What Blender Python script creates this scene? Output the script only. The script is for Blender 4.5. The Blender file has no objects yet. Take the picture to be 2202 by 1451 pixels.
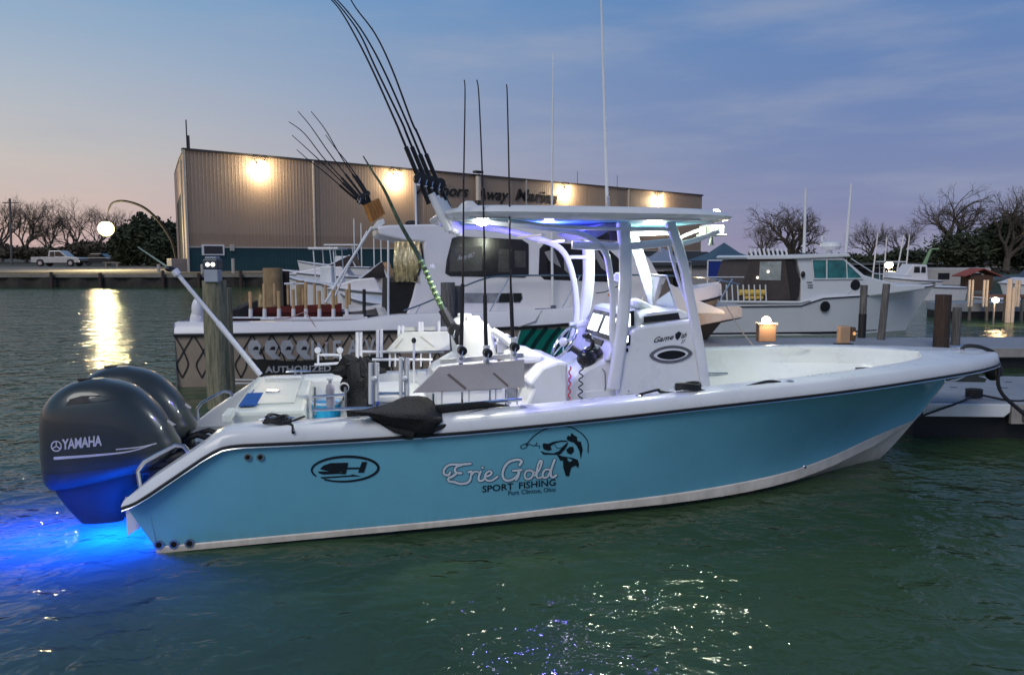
import bpy, bmesh, math, random
from mathutils import Vector, Matrix, noise
random.seed(7)
R = math.radians
PI = math.pi
sc = bpy.context.scene
COL = sc.collection

# ------------------------------------------------------------------ camera
F, CH, YH = 1663.0, 2.2, 552.0
TH = math.atan((725.5 - YH) / F)
cd = bpy.data.cameras.new('camera'); cam = bpy.data.objects.new('camera', cd); COL.objects.link(cam)
cam.location = (0, 0, CH); cam.rotation_euler = (R(90) - TH, 0, 0)
cd.sensor_width = 36; cd.lens = F / 2202 * 36; cd.clip_start = 0.1; cd.clip_end = 3000
sc.camera = cam

# ------------------------------------------------------------------ sky
world = bpy.data.worlds.new('World'); sc.world = world; world.use_nodes = True
wt = world.node_tree; wt.nodes.clear()
def wn(t, **k):
    n = wt.nodes.new(t)
    for a, b in k.items(): setattr(n, a, b)
    return n
def ramp(tree, pts):
    r = tree.nodes.new('ShaderNodeValToRGB'); e = r.color_ramp.elements
    while len(e) > 1: e.remove(e[-1])
    e[0].position = pts[0][0]; e[0].color = (*pts[0][1], 1)
    for p, c in pts[1:]:
        x = e.new(p); x.color = (*c, 1)
    return r
out = wn('ShaderNodeOutputWorld'); bg = wn('ShaderNodeBackground')
tc = wn('ShaderNodeTexCoord'); sx = wn('ShaderNodeSeparateXYZ')
wt.links.new(tc.outputs['Generated'], sx.inputs[0])
mz = wn('ShaderNodeMapRange'); mz.inputs[1].default_value = 0.0; mz.inputs[2].default_value = 0.8
wt.links.new(sx.outputs['Z'], mz.inputs[0])
# dusk sky: warm where the sun has set (far left), violet blue on the right
rl = ramp(wt, [(0, (.50, .34, .31)), (.06, (.54, .41, .37)), (.15, (.45, .43, .42)), (.25, (.33, .39, .47)), (.40, (.14, .30, .49)), (1, (.04, .11, .26))])
rr = ramp(wt, [(0, (.23, .22, .33)), (.08, (.17, .205, .36)), (.2, (.125, .19, .375)), (.4, (.08, .185, .40)), (1, (.03, .085, .22))])
wt.links.new(mz.outputs[0], rl.inputs[0]); wt.links.new(mz.outputs[0], rr.inputs[0])
mx = wn('ShaderNodeMapRange', interpolation_type='SMOOTHSTEP'); mx.inputs[1].default_value = -.75; mx.inputs[2].default_value = .42
wt.links.new(sx.outputs['X'], mx.inputs[0])
mix = wn('ShaderNodeMix', data_type='RGBA')
wt.links.new(mx.outputs[0], mix.inputs[0]); wt.links.new(rl.outputs[0], mix.inputs[6]); wt.links.new(rr.outputs[0], mix.inputs[7])
# thin cirrus streaks
mp = wn('ShaderNodeMapping'); mp.inputs['Scale'].default_value = (2.2, 2.2, 13); mp.inputs['Rotation'].default_value = (0, R(-14), 0)
nz = wn('ShaderNodeTexNoise'); nz.inputs['Scale'].default_value = 1.6; nz.inputs['Detail'].default_value = 5; nz.inputs['Roughness'].default_value = .55
wt.links.new(tc.outputs['Generated'], mp.inputs[0]); wt.links.new(mp.outputs[0], nz.inputs[0])
cm = wn('ShaderNodeMapRange', interpolation_type='SMOOTHSTEP'); cm.inputs[1].default_value = .40; cm.inputs[2].default_value = .80; cm.inputs[4].default_value = .5
wt.links.new(nz.outputs[0], cm.inputs[0])
cl = wn('ShaderNodeMix', data_type='RGBA'); cl.inputs[7].default_value = (.30, .33, .42, 1)
wt.links.new(cm.outputs[0], cl.inputs[0]); wt.links.new(mix.outputs[2], cl.inputs[6])
# the physical twilight sky is added on top
sky = wn('ShaderNodeTexSky', sky_type='NISHITA'); sky.sun_disc = False
sky.sun_elevation = R(-1.5); sky.sun_rotation = R(-58); sky.altitude = 100
sm = wn('ShaderNodeMix', data_type='RGBA', blend_type='ADD'); sm.inputs[0].default_value = .06
wt.links.new(cl.outputs[2], sm.inputs[6]); wt.links.new(sky.outputs[0], sm.inputs[7])
wt.links.new(sm.outputs[2], bg.inputs[0]); bg.inputs[1].default_value = 1.0
wt.links.new(bg.outputs[0], out.inputs[0])
# soft key added for a dock lamp, behind the camera on the left
sd = bpy.data.lights.new('sun', 'SUN'); sun = bpy.data.objects.new('sun', sd); COL.objects.link(sun)
sd.energy = 1.05; sd.angle = R(28); sd.color = (1, .96, .90)
sun.rotation_euler = (R(48), 0, R(-24))
vs = sc.view_settings; vs.view_transform = 'Standard'; vs.look = 'None'; vs.exposure = .22; vs.gamma = 1; vs.use_curve_mapping = False
sc.cycles.max_bounces = 7; sc.cycles.sample_clamp_indirect = 4
try: sc.cycles.use_denoising = True
except Exception: pass

# ------------------------------------------------------------------ placement helpers
CAMP = Vector((0, 0, CH))
def ray(px, py):
    x = (px - 1101) / F; y = -(py - 725.5) / F
    return Vector((x, math.cos(TH) + y * math.sin(TH), -math.sin(TH) + y * math.cos(TH)))
def at(px, py, Y): r = ray(px, py); return CAMP + r * (Y / r.y)
def onz(px, py, z=0.): r = ray(px, py); return CAMP + r * ((z - CH) / r.z)
ANG = R(12.2)
UU = Vector((math.cos(ANG), math.sin(ANG), 0)); VV = Vector((-math.sin(ANG), math.cos(ANG), 0))
O1 = Vector((-3.002, 6.778, 0))
def fr(px, py, v=0., O=O1):
    "picture point -> (u, v, w) in a boat's own frame, on its lengthwise plane v"
    r = ray(px, py); t = ((O + VV * v - CAMP).dot(VV)) / r.dot(VV); p = CAMP + r * t - O
    return Vector((p.dot(UU), v, p.z))
def wld(p, O=O1): return O + UU * p[0] + VV * p[1] + Vector((0, 0, p[2]))
def interp(tab, x):
    if x <= tab[0][0]: return tab[0][1]
    for (a, b), (c, d) in zip(tab, tab[1:]):
        if x <= c: return b + (d - b) * (x - a) / (c - a)
    return tab[-1][1]
def spl(tab, x):
    "smooth (Catmull-Rom) table lookup"
    n = len(tab)
    if x <= tab[0][0]: return tab[0][1]
    if x >= tab[-1][0]: return tab[-1][1]
    for i in range(n - 1):
        if x <= tab[i+1][0]:
            x0, y0 = tab[i]; x1, y1 = tab[i+1]; h = x1 - x0; t = (x - x0) / h
            def m(k):
                if k == 0: return (tab[1][1]-tab[0][1])/(tab[1][0]-tab[0][0])
                if k == n-1: return (tab[-1][1]-tab[-2][1])/(tab[-1][0]-tab[-2][0])
                return (tab[k+1][1]-tab[k-1][1])/(tab[k+1][0]-tab[k-1][0])
            a = (2*t**3-3*t**2+1)*y0 + (t**3-2*t**2+t)*h*m(i) + (-2*t**3+3*t**2)*y1 + (t**3-t**2)*h*m(i+1)
            return a

# ------------------------------------------------------------------ materials
MC = {}
def mat(name, col, rough=.5, metal=0., noise_amt=.12, nscale=6., bump=0., bscale=40., coat=0., emit=None, estr=0., alpha=None, spec=.5, trans=0.):
    if name in MC: return MC[name]
    m = bpy.data.materials.new(name); m.use_nodes = True; t = m.node_tree; b = t.nodes['Principled BSDF']
    b.inputs['Roughness'].default_value = rough; b.inputs['Metallic'].default_value = metal
    b.inputs['Coat Weight'].default_value = coat; b.inputs['Specular IOR Level'].default_value = spec
    b.inputs['Transmission Weight'].default_value = trans
    tcn = t.nodes.new('ShaderNodeTexCoord')
    n = t.nodes.new('ShaderNodeTexNoise'); n.inputs['Scale'].default_value = nscale; n.inputs['Detail'].default_value = 6; n.inputs['Roughness'].default_value = .65
    t.links.new(tcn.outputs['Object'], n.inputs[0])
    mr = t.nodes.new('ShaderNodeMapRange'); mr.inputs[1].default_value = .3; mr.inputs[2].default_value = .7
    mr.inputs[3].default_value = 1 - noise_amt; mr.inputs[4].default_value = 1 + noise_amt
    t.links.new(n.outputs[0], mr.inputs[0])
    v = t.nodes.new('ShaderNodeVectorMath'); v.operation = 'SCALE'; v.inputs[0].default_value = col
    t.links.new(mr.outputs[0], v.inputs['Scale']); t.links.new(v.outputs[0], b.inputs['Base Color'])
    r2 = t.nodes.new('ShaderNodeMapRange'); r2.inputs[3].default_value = max(0, rough - .08); r2.inputs[4].default_value = min(1, rough + .1)
    t.links.new(n.outputs[0], r2.inputs[0]); t.links.new(r2.outputs[0], b.inputs['Roughness'])
    if bump:
        n2 = t.nodes.new('ShaderNodeTexNoise'); n2.inputs['Scale'].default_value = bscale; n2.inputs['Detail'].default_value = 4
        t.links.new(tcn.outputs['Object'], n2.inputs[0])
        bp = t.nodes.new('ShaderNodeBump'); bp.inputs['Strength'].default_value = bump; bp.inputs['Distance'].default_value = .02
        t.links.new(n2.outputs[0], bp.inputs['Height']); t.links.new(bp.outputs[0], b.inputs['Normal'])
    if emit: b.inputs['Emission Color'].default_value = (*emit, 1); b.inputs['Emission Strength'].default_value = estr
    MC[name] = m; return m
def wood(name, c1, c2, scale=3.):
    "weathered timber: grain stretched along Z, green or dark staining low down"
    if name in MC: return MC[name]
    m = mat(name, c1, .85, noise_amt=.3, nscale=5, bump=.6, bscale=25); t = m.node_tree; b = t.nodes['Principled BSDF']
    tcn = t.nodes.new('ShaderNodeTexCoord'); mpn = t.nodes.new('ShaderNodeMapping'); mpn.inputs['Scale'].default_value = (scale * 6, scale * 6, scale * .5)
    n = t.nodes.new('ShaderNodeTexNoise'); n.inputs['Scale'].default_value = 2; n.inputs['Detail'].default_value = 8
    t.links.new(tcn.outputs['Object'], mpn.inputs[0]); t.links.new(mpn.outputs[0], n.inputs[0])
    r = ramp(t, [(.3, c2), (.7, c1)]); t.links.new(n.outputs[0], r.inputs[0]); t.links.new(r.outputs[0], b.inputs['Base Color'])
    return m
GEL = mat('white_gelcoat', (.74, .74, .75), .28, noise_amt=.05, nscale=2.5, coat=.25)
GELC = mat('cream_gelcoat', (.76, .78, .68), .33, noise_amt=.06, nscale=3)
BLUE = mat('sea_blue_gelcoat', (.165, .46, .60), .22, noise_amt=.07, nscale=1.4, coat=.15)
GELB = mat('stained_lamplit_bottom_gelcoat', (.74, .65, .57), .38, noise_amt=.14, nscale=5)  # cream holds real stain plus the dock lamp's warm light
BLUE2 = mat('pale_blue_gelcoat', (.14, .40, .52), .4, noise_amt=.06, nscale=2)
BLACK = mat('black_rubber', (.012, .012, .014), .55)
BLKG = mat('black_gloss', (.01, .01, .012), .12)
BLKF = mat('black_fabric', (.012, .012, .013), .9, bump=.8, bscale=60, noise_amt=.4, nscale=9)
STEEL = mat('polished_steel', (.62, .63, .66), .18, 1.0, .06)
ALU = mat('white_powder_coated_tube', (.72, .72, .76), .32, noise_amt=.05)
COWL = mat('charcoal_metallic_paint', (.034, .042, .042), .32, .25, .08, 3, coat=.6)
LEG = mat('dark_engine_leg_paint', (.03, .034, .045), .35, .3, .1)
SILV = mat('silver_decal', (.55, .53, .53), .4)
DECW = mat('pale_vinyl_lettering', (.70, .76, .84), .45)
DECK = mat('dark_vinyl_lettering', (.008, .012, .02), .4)
DECN = mat('navy_vinyl_lettering', (.01, .05, .09), .4)
CUSH = mat('white_marine_vinyl', (.76, .76, .74), .5, bump=.15, bscale=90, noise_amt=.05)
BMAT = mat('blue_foam_mat', (.005, .09, .34), .8, bump=.3)
PLK = mat('grey_painted_board', (.47, .43, .44), .6, noise_amt=.08)
PLKD = mat('taupe_slot_tape', (.17, .13, .13), .7)
REEL = mat('reel_graphite', (.03, .03, .032), .3, .6)
BRONZ = mat('amber_holder_plastic', (.42, .17, .03), .5, noise_amt=.2)
WOODP = wood('mossy_piling_wood', (.30, .27, .18), (.10, .10, .06))
WOODG = wood('grey_piling_wood', (.17, .16, .155), (.06, .055, .05))
WOODB = wood('brown_piling_wood', (.075, .045, .036), (.03, .02, .017))
def lampmat(name, col, s):
    if name in MC: return MC[name]
    m = bpy.data.materials.new(name); m.use_nodes = True; t = m.node_tree; t.nodes.clear()
    e = t.nodes.new('ShaderNodeEmission'); o = t.nodes.new('ShaderNodeOutputMaterial'); e.inputs[0].default_value = (*col, 1); e.inputs[1].default_value = s
    t.links.new(e.outputs[0], o.inputs[0]); MC[name] = m; return m
def glass(name, col, alpha, rough=.05):
    if name in MC: return MC[name]
    m = bpy.data.materials.new(name); m.use_nodes = True; t = m.node_tree; t.nodes.clear()
    o = t.nodes.new('ShaderNodeOutputMaterial'); mxs = t.nodes.new('ShaderNodeMixShader'); g = t.nodes.new('ShaderNodeBsdfGlossy'); tr = t.nodes.new('ShaderNodeBsdfTransparent')
    fz = t.nodes.new('ShaderNodeFresnel'); fz.inputs[0].default_value = 1.5
    g.inputs['Roughness'].default_value = rough; tr.inputs[0].default_value = (*[c for c in col], 1)
    a = t.nodes.new('ShaderNodeMath'); a.operation = 'ADD'; a.inputs[1].default_value = alpha; a.use_clamp = True
    t.links.new(fz.outputs[0], a.inputs[0]); t.links.new(a.outputs[0], mxs.inputs[0]); t.links.new(tr.outputs[0], mxs.inputs[1]); t.links.new(g.outputs[0], mxs.inputs[2])
    t.links.new(mxs.outputs[0], o.inputs[0]); MC[name] = m; return m
GLS = glass('clear_windshield', (.80, .88, .84), .06)
GLSD = mat('dark_tinted_glass', (.006, .007, .008), .06, noise_amt=.2, coat=.5)
GLST = mat('teal_tinted_glass', (.03, .17, .18), .08, noise_amt=.5, nscale=3)

# ------------------------------------------------------------------ mesh helpers
def grime(m, zt, col, amt=.7):
    t = m.node_tree; b = t.nodes['Principled BSDF']; src = b.inputs['Base Color'].links[0].from_socket
    tcn = t.nodes.new('ShaderNodeTexCoord'); s = t.nodes.new('ShaderNodeSeparateXYZ'); t.links.new(tcn.outputs['Object'], s.inputs[0])
    mp_ = t.nodes.new('ShaderNodeMapping'); mp_.inputs['Scale'].default_value = (9, 9, 1.2); t.links.new(tcn.outputs['Object'], mp_.inputs[0])
    n = t.nodes.new('ShaderNodeTexNoise'); n.inputs['Scale'].default_value = 1.5; n.inputs['Detail'].default_value = 7; t.links.new(mp_.outputs[0], n.inputs[0])
    ad = t.nodes.new('ShaderNodeMath'); ad.operation = 'MULTIPLY_ADD'; ad.inputs[1].default_value = -.30; t.links.new(n.outputs[0], ad.inputs[0]); t.links.new(s.outputs['Z'], ad.inputs[2])
    r = t.nodes.new('ShaderNodeMapRange'); r.inputs[1].default_value = zt-.15; r.inputs[2].default_value = zt-.02; r.inputs[3].default_value = amt; r.inputs[4].default_value = 0; t.links.new(ad.outputs[0], r.inputs[0])
    mx_ = t.nodes.new('ShaderNodeMix'); mx_.data_type = 'RGBA'; mx_.inputs[7].default_value = (*col, 1); t.links.new(r.outputs[0], mx_.inputs[0]); t.links.new(src, mx_.inputs[6]); t.links.new(mx_.outputs[2], b.inputs['Base Color'])
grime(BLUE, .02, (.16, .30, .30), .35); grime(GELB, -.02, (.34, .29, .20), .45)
class MB:
    def __init__(s): s.v = []; s.f = []
    def add(s, vs, fs):
        o = len(s.v); s.v += [tuple(p) for p in vs]; s.f += [tuple(i + o for i in f) for f in fs]; return s
    def box(s, c, d, rz=0., rx=0., ry=0.):
        M = Matrix.Translation(c) @ Matrix.Rotation(rz, 4, 'Z') @ Matrix.Rotation(ry, 4, 'Y') @ Matrix.Rotation(rx, 4, 'X')
        vs = [M @ Vector((x*d[0]/2, y*d[1]/2, z*d[2]/2)) for x in (-1, 1) for y in (-1, 1) for z in (-1, 1)]
        return s.add(vs, [(0,1,3,2),(4,6,7,5),(0,4,5,1),(2,3,7,6),(0,2,6,4),(1,5,7,3)])
    def span(s, a, b): return s.box([(x+y)/2 for x, y in zip(a, b)], [abs(x-y) for x, y in zip(a, b)])
    def tube(s, pts, r, n=8, cap=True):
        pts = [Vector(p) for p in pts]; k = len(pts); rs = r if isinstance(r, (list, tuple)) else [r]*k
        vs = []; prev = None
        for i, p in enumerate(pts):
            d = (pts[min(i+1, k-1)] - pts[max(i-1, 0)])
            if d.length < 1e-9: d = Vector((0, 0, 1))
            d.normalize()
            if prev is None: a = d.orthogonal().normalized()
            else:
                a = prev - d * prev.dot(d)
                a = a.normalized() if a.length > 1e-6 else d.orthogonal().normalized()
            prev = a; b = d.cross(a)
            vs += [p + (a*math.cos(2*PI*j/n) + b*math.sin(2*PI*j/n))*rs[i] for j in range(n)]
        fs = [(i*n+j, i*n+(j+1) % n, (i+1)*n+(j+1) % n, (i+1)*n+j) for i in range(k-1) for j in range(n)]
        if cap: fs += [tuple(range(n))[::-1], tuple((k-1)*n+j for j in range(n))]
        return s.add(vs, fs)
    def flat(s, pts, w, h, n=8):
        "rounded flat bar along a path in the u-w plane: w = width in plane, h = thickness across"
        pts = [Vector(p) for p in pts]; k = len(pts); vs = []
        for i, p in enumerate(pts):
            d = (pts[min(i+1, k-1)] - pts[max(i-1, 0)]).normalized(); a = d.cross(Vector((0, 1, 0)))
            a = a.normalized() if a.length > 1e-6 else Vector((1, 0, 0)); b = d.cross(a)
            for j in range(n):
                t = 2*PI*(j+.5)/n; q = lambda x: math.copysign(abs(x)**.6, x)
                vs.append(p + a*q(math.cos(t))*w/2 + b*q(math.sin(t))*h/2)
        fs = [(i*n+j, i*n+(j+1) % n, (i+1)*n+(j+1) % n, (i+1)*n+j) for i in range(k-1) for j in range(n)]
        return s.add(vs, fs + [tuple(range(n))[::-1], tuple((k-1)*n+j for j in range(n))])
    def lathe(s, c, prof, n=16, axis='Z'):
        vs = []
        for r, z in prof:
            for j in range(n):
                a = 2*PI*j/n; x, y = r*math.cos(a), r*math.sin(a)
                q = {'Z': (x, y, z), 'X': (z, x, y), 'Y': (x, z, y)}[axis]
                vs.append([c[0]+q[0], c[1]+q[1], c[2]+q[2]])
        k = len(prof)
        fs = [(i*n+j, i*n+(j+1) % n, (i+1)*n+(j+1) % n, (i+1)*n+j) for i in range(k-1) for j in range(n)]
        return s.add(vs, fs + [tuple(range(n))[::-1], tuple((k-1)*n+j for j in range(n))])
    def ell(s, c, r, n=12, m=8):
        prof = [(max(1e-3, math.sin(PI*i/m)), -math.cos(PI*i/m)) for i in range(m+1)]
        q = MB().lathe((0, 0, 0), prof, n); return s.add([(c[0]+x*r[0], c[1]+y*r[1], c[2]+z*r[2]) for x, y, z in q.v], q.f)
    def prism(s, poly, v0, v1):
        "polygon of (u,w) pulled from v0 to v1"
        n = len(poly); vs = [(p[0], v0, p[1]) for p in poly] + [(p[0], v1, p[1]) for p in poly]
        return s.add(vs, [tuple(range(n)), tuple(range(n, 2*n))[::-1]] + [(i, i+n, (i+1) % n+n, (i+1) % n) for i in range(n)])
    def grid(s, rows, closed=False):
        n = len(rows[0]); vs = [p for r in rows for p in r]; m = n if closed else n-1
        return s.add(vs, [(i*n+j, i*n+(j+1) % n, (i+1)*n+(j+1) % n, (i+1)*n+j) for i in range(len(rows)-1) for j in range(m)])
    def plate(s, quad, th):
        "four (or more) 3-D corners thickened along their normal"
        q = [Vector(p) for p in quad]; n = (q[1]-q[0]).cross(q[2]-q[1]).normalized()*th; k = len(q)
        return s.add(q + [p+n for p in q], [tuple(range(k))[::-1], tuple(range(k, 2*k))] + [(i, (i+1) % k, (i+1) % k+k, i+k) for i in range(k)])
    def build(s, name, m, parent=None, smooth=False, bevel=0., label=None, sub=0, solid=0.):
        me = bpy.data.meshes.new(name); me.from_pydata(s.v, [], s.f); me.update()
        bm = bmesh.new(); bm.from_mesh(me); bmesh.ops.recalc_face_normals(bm, faces=bm.faces); bm.to_mesh(me); bm.free()
        o = bpy.data.objects.new(name, me); COL.objects.link(o); me.materials.append(m)
        if smooth: me.shade_smooth(); me.set_sharp_from_angle(angle=R(38))
        if solid: md = o.modifiers.new('s', 'SOLIDIFY'); md.thickness = solid; md.offset = 0
        if bevel:
            md = o.modifiers.new('b', 'BEVEL'); md.width = bevel; md.segments = 2; md.limit_method = 'ANGLE'; md.angle_limit = R(40)
        if sub: md = o.modifiers.new('u', 'SUBSURF'); md.levels = md.render_levels = sub
        if parent: o.parent = parent
        if label: o['label'] = label
        return o
def tag(o, label, cat, group=None):
    o['label'] = label; o['category'] = cat
    if group: o['group'] = group
    return o
def thing(name, label, cat, loc=(0, 0, 0), rz=0., group=None):
    o = bpy.data.objects.new(name, None); COL.objects.link(o); o.empty_display_size = .2
    o.location = loc; o.rotation_euler = (0, 0, rz); return tag(o, label, cat, group)
def struct(o, k='structure'): o['kind'] = k; return o
def copy_tree(o, parent=None):
    c = o.copy(); COL.objects.link(c)
    if parent: c.parent = parent
    for ch in list(o.children): copy_tree(ch, c)
    return c
def lamp(name, p, e, col, parent=None, r=.05, spot=None, rot=None):
    l = bpy.data.lights.new(name, 'SPOT' if spot else 'POINT'); l.energy = e; l.color = col; l.shadow_soft_size = r
    o = bpy.data.objects.new(name, l); COL.objects.link(o); o.location = p
    if spot: l.spot_size = R(spot); l.spot_blend = .6
    if rot: o.rotation_euler = rot
    if parent: o.parent = parent
    return o
def flatpoly(polys, surf, eps=0.):
    "list of pixel outlines placed on a surface function"
    b = MB()
    for p in polys: b.add([surf(x, y) for x, y in p], [tuple(range(len(p)))])
    return b
def stroke(b, pts, w, surf):
    "flat ribbon of pixel width w along pixel points"
    q = []
    for i in range(len(pts)-1):
        p0 = pts[max(i-1, 0)]; p1 = pts[i]; p2 = pts[i+1]; p3 = pts[min(i+2, len(pts)-1)]
        for k in range(4):
            t = k/4; q.append(tuple(.5*((2*p1[a]) + (-p0[a]+p2[a])*t + (2*p0[a]-5*p1[a]+4*p2[a]-p3[a])*t*t + (-p0[a]+3*p1[a]-3*p2[a]+p3[a])*t**3) for a in (0, 1)))
    q.append(pts[-1]); L = []; Rr = []
    for i, p in enumerate(q):
        a = q[max(i-1, 0)]; c = q[min(i+1, len(q)-1)]; dx, dy = c[0]-a[0], c[1]-a[1]; l = math.hypot(dx, dy) or 1
        ww = w(i/(len(q)-1)) if callable(w) else w
        L.append(surf(p[0]-dy/l*ww/2, p[1]+dx/l*ww/2)); Rr.append(surf(p[0]+dy/l*ww/2, p[1]-dx/l*ww/2))
    b.grid([L, Rr]); n = 8
    for e in (q[0], q[-1]):
        ww = (w(0 if e is q[0] else 1) if callable(w) else w)
        b.add([surf(e[0]+math.cos(2*PI*k/n)*ww/2, e[1]+math.sin(2*PI*k/n)*ww/2) for k in range(n)], [tuple(range(n))])
    return b
def text_mb(s, fn, bold=0., shear=0., extr=0., space=1.):
    "built-in font -> MB; fn maps (x, y, z) with x in 0..1 across the word and y in cap heights"
    c = bpy.data.curves.new('t', 'FONT'); c.body = s; c.offset = bold; c.shear = shear; c.extrude = extr; c.space_character = space; c.resolution_u = 3
    o = bpy.data.objects.new('t', c); COL.objects.link(o); bpy.context.view_layer.update()
    me = bpy.data.meshes.new_from_object(o.evaluated_get(bpy.context.evaluated_depsgraph_get()))
    xs = [v.co.x for v in me.vertices]; x0, x1 = min(xs), max(xs); b = MB()
    b.add([fn((v.co.x-x0)/(x1-x0), v.co.y/.69, v.co.z) for v in me.vertices], [tuple(p.vertices) for p in me.polygons])
    bpy.data.objects.remove(o); bpy.data.curves.remove(c); bpy.data.meshes.remove(me); return b
def text_px(s, p0, p1, h, surf, **k):
    "word laid between two picture points with cap height h pixels, on a real surface"
    return text_mb(s, lambda x, y, z: surf(p0[0]+(p1[0]-p0[0])*x, p0[1]+(p1[1]-p0[1])*x-y*h), **k)
# ================================================================== MAIN BOAT
boat = thing('center_console_boat', 'blue and white center console fishing boat with lit hardtop and twin outboards, nearest the camera', 'boat', O1, ANG)
S_T = [(-.12, .40), (-.02, .43), (.10, .50), (.50, .765), (.62, .82), (.8, .825), (1.4, .825), (2.4, .845), (3.5, .90), (4.4, .955), (5.3, 1.0), (6.2, 1.035), (7.0, 1.055), (8.6, 1.05)]
B_T = [(-.2, 1.37), (3, 1.40), (4.5, 1.385), (5.5, 1.32), (6.2, 1.20), (6.8, 1.04), (7.3, .86), (7.8, .64), (8.2, .41), (8.42, .25), (8.53, .12), (8.57, .0)]
HB_T = [(-.2, 1.35), (3, 1.385), (4.5, 1.365), (5.5, 1.28), (6.2, 1.12), (6.8, .89), (7.3, .61), (7.6, .39), (7.85, .15), (7.97, .0)]
C_T = [(-.1, 1.23), (0, 1.24), (2.4, 1.25), (3.3, 1.21), (4.4, 1.08), (5.5, .80), (6.2, .52), (6.8, .26), (7.2, .12), (7.45, .04), (7.6, .0), (7.97, .0)]
W_T = [(-.1, .03), (0, .035), (1, .06), (2.4, .09), (3.3, .115), (4.4, .125), (5.5, .145), (6.2, .19), (6.8, .27), (7.2, .335), (7.45, .375), (7.6, .40), (7.8, .61), (7.97, .82)]
K_T = [(-.1, -.45), (5, -.45), (6.2, -.38), (6.8, -.22), (7.16, -.03), (7.41, .19), (7.6, .39), (7.8, .61), (7.97, .81)]
def sh(u): return interp(S_T, u) if u < .7 else spl(S_T, u)
def hb(u): return spl(HB_T, u)
def hw(u):  # top of the blue side
    return sh(u) - .012 - max(0, u - 6.8) * .075
def half(u, w):
    c, h = spl(C_T, u), hb(u); w0, w1 = spl(W_T, u), max(hw(u), spl(W_T, u)+.01); 
    if u < .7: w1 = .82
    t = min(1, max(0, (w-w0)/(w1-w0))); e = 1 + .9*min(1, max(0, (u-4)/3))
    return c + (h-c)*(.25*(1-(1-t)**2) + .75*t**e if u < 4 else t**e)
def hsurf(eps=.004):
    def f(px, py):
        v = -1.36
        for _ in range(5): p = fr(px, py, v); v = -(half(p.x, p.z)+eps)
        return fr(px, py, v)
    return f
ust = [-.1, -.05, 0, .1, .2, .35, .5, .58, .64, .72, .9] + [1.2+.3*i for i in range(19)] + [6.8, 6.95, 7.1, 7.25, 7.4, 7.5, 7.6, 7.7, 7.78, 7.85, 7.91, 7.965]
for side in (-1, 1):
    rows = []
    for u in ust:
        w0, w1 = spl(W_T, u), max(hw(u), spl(W_T, u)+.005); r = []
        ua = max(0, (.06-u))*0
        for k in range(13):
            w = w0+(w1-w0)*k/12
            # the stern edge rakes forward towards the water
            uu = u if u > .12 else max(u, .10 - .5*w if w < .4 else u) 
            r.append((uu, side*half(uu, w), w))
        rows.append(r)
    hs_o = MB().grid(rows).build('hull_side', BLUE, boat, smooth=True)
    # white chine flat and bottom
    rows = []
    for u in ust:
        c, w0, k = spl(C_T, u), spl(W_T, u), min(spl(K_T, u), spl(W_T, u)-.002); uu = max(u, .085); z_ = .04+.05*min(1, max(0, (u-3)/2)); z_ *= min(1, max(0, (7.55-u)/.6))
        rows.append([(uu, side*(c+.004), w0+.012), (uu, side*(c+.012), w0+.002), (uu, side*(c+.008), w0-z_), (uu, side*c*.90, w0-z_-(w0-k)*.06), (uu, side*c*.5, w0-z_+(k-w0+z_)*.5), (uu, 0, k)])
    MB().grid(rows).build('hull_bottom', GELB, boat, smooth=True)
# transom
MB().add([(.09, -1.24, -.42), (.09, 1.24, -.42), (.09, 1.25, .03), (.06, 1.3, .40), (.06, -1.3, .40), (.09, -1.25, .03)], [(0, 1, 2, 3, 4, 5)]).build('transom', GEL, boat)
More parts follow.
